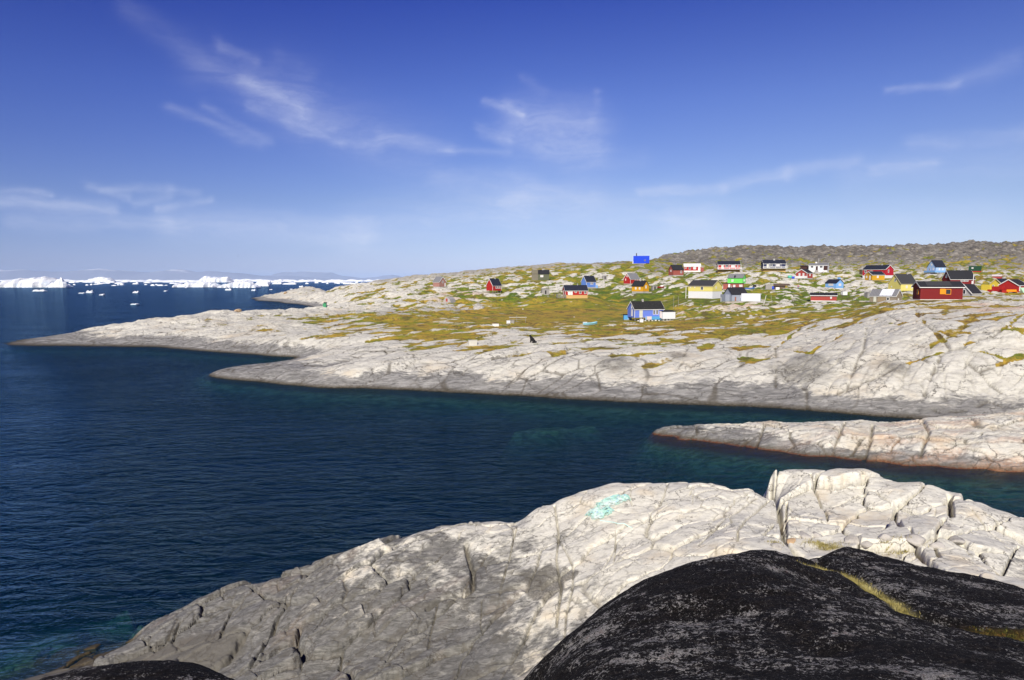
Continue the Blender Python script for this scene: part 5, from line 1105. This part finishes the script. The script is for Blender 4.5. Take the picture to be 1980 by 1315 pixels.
for i, (px, py, r_) in enumerate([(1530,1046,.17),(1556,1040,.22),(1580,1036,.18),(1648,1046,.26),(1676,1056,.2),(1712,1040,.22),(1770,1050,.3),(1812,1056,.22),(1850,1050,.26),(1500,1058,.2)]):
    xa, ya = lpt(px, py); boulder(px, py, r_, mo_ if i == 0 else mb_, 'orange brown stone at the foot of the tall crack behind the black rock' if i == 0 else 'loose pale stone wedged between the white blocks behind the black rock', .65, 400+i, None if i == 0 else grp, loc=(xa, ya, ledge_z(xa, ya)-.05))
t_ = thing('fishing_net', 'heap of faded pale green and blue fishing net with a trailing rope on the ledge', 'fishing net', (x0, y0, ledge_z(x0, y0)))
rnd = random.Random(3); paths = []
cen = [lpt(*p) for p in [(1150,990),(1165,980),(1178,972),(1192,968),(1208,966),(1158,1000),(1172,992)]]; rad = [.30,.34,.36,.32,.20,.24,.26]
for k in range(130):
    i = rnd.randrange(len(cen)); cx, cy = cen[i]; r_ = rad[i]; p = []; th = rnd.uniform(0,6.28); rr = rnd.uniform(.2,1)*r_; tw = rnd.uniform(-.35,.35); ph = rnd.uniform(0,6.28)
    for j in range(22):
        th += .30+.15*math.sin(j*.7+ph); rr_ = rr*(1+.35*math.sin(j*1.1+ph)); x = cx+math.cos(th)*rr_; y = cy+math.sin(th)*rr_*.8
        hh = .17*max(0, 1-(math.hypot(x-cx, y-cy)/(r_*1.25))**2)*rnd.uniform(.5,1)
        p.append((x-x0, y-y0, ledge_z(x, y)-ledge_z(x0, y0)+.015+hh))
    paths.append(p)
curve_tube('net_twine', paths, .009, m_net, t_)
tail = []
for px, py in [(1160,1008),(1172,1010),(1185,1012),(1196,1014),(1206,1013),(1214,1018),(1222,1023)]:
    x, y = lpt(px, py); tail.append((x-x0, y-y0, ledge_z(x,y)-ledge_z(x0,y0)+.02))
curve_tube('trailing_rope', [tail], .022, paint('pale_aqua_rope',(.62,.80,.74),bumpy=False), t_)

# ------------------------------------------------------------------ dry grass in the cleft and between the rocks
def blades(name, spots, zf, mat, hmin, hmax, seed, wd=.006):
    rnd = random.Random(seed); vs = []; fs = []
    for x, y, sc in spots:
        z = zf(x, y)-.01; a = rnd.uniform(0, 6.28); L = rnd.uniform(hmin, hmax)*sc; b = rnd.uniform(0,6.28); ln = rnd.uniform(.1,.7)*L
        dx, dy = math.cos(a)*wd, math.sin(a)*wd; k = len(vs)
        vs += [(x-dx,y-dy,z),(x+dx,y+dy,z),(x+dx*.6+math.cos(b)*ln*.4,y+dy*.6+math.sin(b)*ln*.4,z+L*.6),(x-dx*.6+math.cos(b)*ln*.4,y-dy*.6+math.sin(b)*ln*.4,z+L*.6),(x+math.cos(b)*ln,y+math.sin(b)*ln,z+L*.9)]
        fs += [(k,k+1,k+2,k+3),(k+3,k+2,k+4)]
    o = MB(); o.v = vs; o.f = fs; ob = o.build(name, mat); tag(ob, kind='stuff'); return ob
m_dry, t, out = newmat('dry_yellow_grass'); principled(t, out, t.ramp(t.noise(t.geo(), 6, 4, .7), [(.3,(.12,.11,.03)),(.5,(.36,.30,.10)),(.7,(.52,.47,.22))]), .8, None, .2)
m_moss, t, out = newmat('olive_moss_tuft'); principled(t, out, t.ramp(t.noise(t.geo(), 8, 4, .7), [(.35,(.05,.07,.012)),(.5,(.13,.12,.025)),(.65,(.20,.10,.03))]), .85, None, .2)
rnd = random.Random(8); sp = []
for (ax, ay), (bx_, by_) in zip(gl[:-1], gl[1:]):
    n = int(math.hypot(bx_-ax, by_-ay)*1900)
    for _ in range(n):
        q_ = rnd.random(); sp.append((ax+(bx_-ax)*q_+rnd.gauss(0,.04), ay+(by_-ay)*q_+rnd.gauss(0,.04), rnd.uniform(.5,1)))
o = blades('dry_grass', sp, black_z, m_dry, .02, .07, 1, .0035); o['label'] = 'dry yellow grass growing in the cleft of the black rock'
sp = []
for (ax, ay), (bx_, by_) in zip([bpt(*p) for p in [(1885,1224),(1930,1229),(1990,1240)]][:-1], [bpt(*p) for p in [(1885,1224),(1930,1229),(1990,1240)]][1:]):
    for _ in range(int(math.hypot(bx_-ax, by_-ay)*6000)):
        q_ = rnd.random(); sp.append((ax+(bx_-ax)*q_+rnd.gauss(0,.09), ay+(by_-ay)*q_+rnd.gauss(0,.09), rnd.uniform(.5,1)))
o = blades('moss_cushion', sp, black_z, m_moss, .015, .045, 2, .004); o['label'] = 'olive moss patch in the hollow of the black rock at the right edge'
sp = []
for px, py, r_, n in [(1500,1052,.25,160),(1590,1056,.5,700),(1605,1062,.4,400),(1750,1068,.6,350),(1715,1066,.4,200)]:
    x, y = lpt(px, py)
    for _ in range(n): a = rnd.uniform(0,6.28); q_ = abs(rnd.gauss(0,.5))*r_; sp.append((x+math.cos(a)*q_*1.5, y+math.sin(a)*q_*.6, rnd.uniform(.4,1)))
o = blades('rock_grass', sp, ledge_z, m_dry, .06, .20, 3, .007); o['label'] = 'dry grass tufts behind the black rock at the foot of the white blocks'

# ------------------------------------------------------------------ icebergs and floes
def ice_material():
    m, t, out = newmat('glacier_ice'); P = t.geo(); n = t.noise(t.scale(P, (1,1,2)), .06, 6, .65); n2 = t.noise(P, .25, 5, .7)
    c = t.ramp(n, [(.3,(.70,.80,.88)),(.5,(.86,.88,.90)),(.7,(.92,.92,.92))])
    c = t.mix(t.ss(n2, .55, .75, 0, .35), c, (.55,.72,.86))
    principled(t, out, c, .55, t.bump(t.m('ADD', n, n2), .7, 3.0), .3); return m
ICE = ice_material()
def ysea(py): return -H/ray(990, py)[1]
def iceberg(px0, px1, ybase, tops, label, name='iceberg', cat='iceberg', group=None, depth=None, seed=1, nx=None):
    """tops: (fraction across, height in photograph pixels)"""
    Y = ysea(ybase); sc = Y/F; u0, _ = ray(px0, ybase); u1, _ = ray(px1, ybase); W_ = (u1-u0)*Y; xc = (u0+u1)/2*Y
    D_ = depth or min(max(W_*.5, 6), 260)
    nx = nx or int(min(90, max(10, (px1-px0)))); ny = 14 if nx > 20 else 9
    f_ = np.linspace(0,1,nx); g_ = np.linspace(0,1,ny); FX, GY = np.meshgrid(f_, g_)
    hh = np.interp(FX, [t_[0] for t_ in tops], [t_[1] for t_ in tops])*sc
    prof = np.clip(np.minimum(1, (1-np.abs(GY*2-1)**2.4)), 0, 1)**.8*np.clip(1-np.abs(FX*2-1)**6, 0, 1)**.7
    mx = hh.max()
    Z_ = hh*prof + perlin(FX*nx/5+seed*3.3, GY*4+seed, seed)*mx*.16*prof + perlin(FX*nx/2.2+seed*3.3, GY*8+seed, seed+5)*mx*.09*prof
    Z_ = np.where((GY == 0) | (GY == 1) | (FX == 0) | (FX == 1), -1.5-mx*.3, np.maximum(Z_, .02*mx))
    X_ = (FX-.5)*W_ + perlin(GY*3+seed, FX*6, seed+2)*W_*.015; Y_ = GY*D_ + perlin(FX*nx/6+seed, GY*2, seed+3)*D_*.25
    co = np.stack([X_, Y_, Z_], -1).reshape(-1,3); i = np.arange(nx*ny).reshape(ny, nx)
    q_ = np.stack([i[:-1,:-1], i[:-1,1:], i[1:,1:], i[1:,:-1]], -1).reshape(-1,4)
    me = bpy.data.meshes.new(name); me.from_pydata(co.tolist(), [], q_.tolist()); me.materials.append(ICE)
    o = bpy.data.objects.new(name, me); COL.objects.link(o); o.location = (xc, Y, 0)
    return tag(o, label, cat, group)
iceberg(-30, 104, 556, [(0,12),(.1,13),(.3,16),(.45,17),(.55,19),(.7,20),(.82,19),(.92,15),(.97,11),(1,7)], 'large broad white iceberg at the far left edge', seed=1)
iceberg(88, 126, 556, [(0,7),(.3,10),(.55,14),(.68,19),(.74,16),(.85,11),(1,5)], 'pointed bluish iceberg touching the right end of the large left one', seed=2)
iceberg(158, 212, 545.5, [(0,3),(.2,6),(.4,9.5),(.6,9.2),(.85,8.5),(1,4)], 'low flat topped white iceberg in the distance right of the pointed one', seed=3)
iceberg(376, 444, 546, [(0,6),(.1,7),(.18,11),(.26,12),(.4,9),(.55,10),(.7,9),(.82,11),(.93,9),(1,4)], 'jagged twin peaked white iceberg in the middle distance', seed=4)
iceberg(331, 420, 555.5, [(0,8),(.06,12),(.12,6),(.3,9),(.6,10),(.85,9),(1,5)], 'long low white iceberg in front of the jagged one', seed=5)
iceberg(416, 494, 556.5, [(0,5),(.2,7),(.45,12),(.7,13),(.9,9),(1,4)], 'white humped iceberg right of the long low one', seed=6)
iceberg(488, 520, 553.5, [(0,5),(.3,9),(.6,11),(.9,10),(1,5)], 'blue sided iceberg just right of the white humped one', seed=7)
for i,(a, b_, yb, h_, lab) in enumerate([(60,85,563.5,4,'small flat ice floe below the large left iceberg'),(165,178,566.5,5.5,'small two pronged ice chunk in the open water'),(150,161,567.5,2,'tiny low ice chunk left of the two pronged one'),(190,199,571,3,'tiny ice chunk right of and nearer than the two pronged one'),(255,267,566.5,4,'small ice chunk alone in mid water'),
      (249,262,589.2,2.2,'thin flat ice floe nearest the peninsula'),(315,322,563.5,2,'tiny ice speck before the long low iceberg'),(357,361,556.8,2,'tiny ice speck under the long low iceberg'),(434,447,561.5,4,'small white floe under the white humped iceberg'),(485,494,562.5,4,'small white floe under the blue sided iceberg'),(520,526,560.5,1.6,'tiny ice speck right of the blue sided iceberg'),(559,565,559.8,1.6,'tiny ice speck left of the far headland'),(577,586,555.5,3.5,'small ice chunk just above the far headland')]):
    iceberg(a, b_, yb, [(0,h_*.4),(.2,h_*.9),(.45,h_*.5),(.75,h_),(1,h_*.4)], lab, 'ice_floe', 'ice floe', 'small floes in the open water', seed=20+i)
rnd = random.Random(12); n = 0
for px in range(-20, 780, 8):
    for _ in range(2):
        x = px+rnd.uniform(-6,6); yb = 543.6+abs(rnd.gauss(0, .6))+ (0.4 if rnd.random()<.5 else 0); w_ = rnd.uniform(12,42); h_ = rnd.uniform(1.8,4.6)
        if 85 < x < 360: h_ *= .8
        iceberg(x, x+w_, yb, [(0,h_*.3),(.15,h_*rnd.uniform(.5,1)),(.4,h_*rnd.uniform(.6,1.1)),(.6,h_*rnd.uniform(.4,1)),(.85,h_*rnd.uniform(.3,.9)),(1,h_*.3)], 'one of the many white floes packed along the sea horizon', 'ice_floe', 'ice floe', 'floes packed along the sea horizon', seed=100+n, nx=12); n += 1
for k in range(64):
    x = rnd.choice([rnd.uniform(120,345), rnd.uniform(120,345), rnd.uniform(500,700), rnd.uniform(500,700)]); yb = rnd.uniform(545.5, 553) if x < 360 else rnd.uniform(545.5, 550.5); w_ = rnd.uniform(5,24)*(.6 if yb>550 else 1); h_ = rnd.uniform(1.6,3.2)
    iceberg(x, x+w_, yb, [(0,h_*.4),(.3,h_*rnd.uniform(.6,1)),(.7,h_*rnd.uniform(.5,1)),(1,h_*.3)], 'one of the scattered white floes between the icebergs', 'ice_floe', 'ice floe', 'scattered floes between the icebergs', seed=300+k, nx=10)

# ------------------------------------------------------------------ far mountains with snow, and the air
def mountains(name, prof, Y, seed, mat, kind='structure'):
    pxs = np.linspace(prof[0][0], prof[-1][0], 700); hp = np.interp(pxs, [p[0] for p in prof], [p[1] for p in prof])
    top = (542.5-hp)/F*Y; xs = (pxs-990)/F*Y
    rows = np.linspace(0,1,26); FX, GY = np.meshgrid(xs, rows)
    T_ = np.tile(top, (26,1)); Z_ = np.sin(np.clip(GY*2,0,1)*math.pi/2)**1.2*T_*np.where(GY>.5, np.cos((GY-.5)*math.pi)**.8, 1)
    Z_ = Z_ + fbm(FX/900, GY*3+FX/4000, 5, seed)*T_*.22*np.sin(GY*math.pi) - 3
    Z_[0] = -30; Z_[-1] = -30
    return tag(grid_mesh(name, FX, Y + (GY-.5)*7000, Z_, mat), kind=kind)
m_mt, t, out = newmat('distant_mountain_rock'); P = t.geo(); sp_ = t.new('ShaderNodeSeparateXYZ'); t.l.new(P, sp_.inputs[0])
nn = t.noise(t.scale(P, (1,1,3)), .0007, 7, .6); zz_ = t.m('ADD', sp_.outputs[2], t.m('MULTIPLY', t.m('SUBTRACT', nn, .5), 700))
principled(t, out, t.mix(t.ss(zz_, 430, 640, 0, .9), (.30,.33,.42), (.85,.86,.90)), .9, None, .1)
mountains('mountains', [(-260,524),(-100,521),(0,521),(30,521),(80,524),(120,525.5),(160,523),(190,521),(225,521),(260,526),(300,526),(330,523),(345,521),(380,526),(430,524),(470,529),(520,534),(560,532),(600,536),(700,540),(900,542)], 33000, 7, m_mt)
mountains('mountains', [(400,541),(470,534),(530,532),(555,526),(590,525.5),(635,526),(650,531),(700,537),(730,536),(745,533),(765,531),(775,534),(800,538),(1000,540)], 39000, 17, m_mt)
m_hz, t, out = newmat('thin_sea_air')
pv = t.new('ShaderNodeVolumePrincipled'); pv.inputs['Color'].default_value = (.50,.68,1.0,1); pv.inputs['Density'].default_value = 1.9e-5; pv.inputs['Anisotropy'].default_value = -0.35
t.l.new(pv.outputs[0], out.inputs['Volume'])
hz = box_mesh('haze', (-60500,-900,-61), (60500,70500,640), m_hz); tag(hz, kind='stuff')
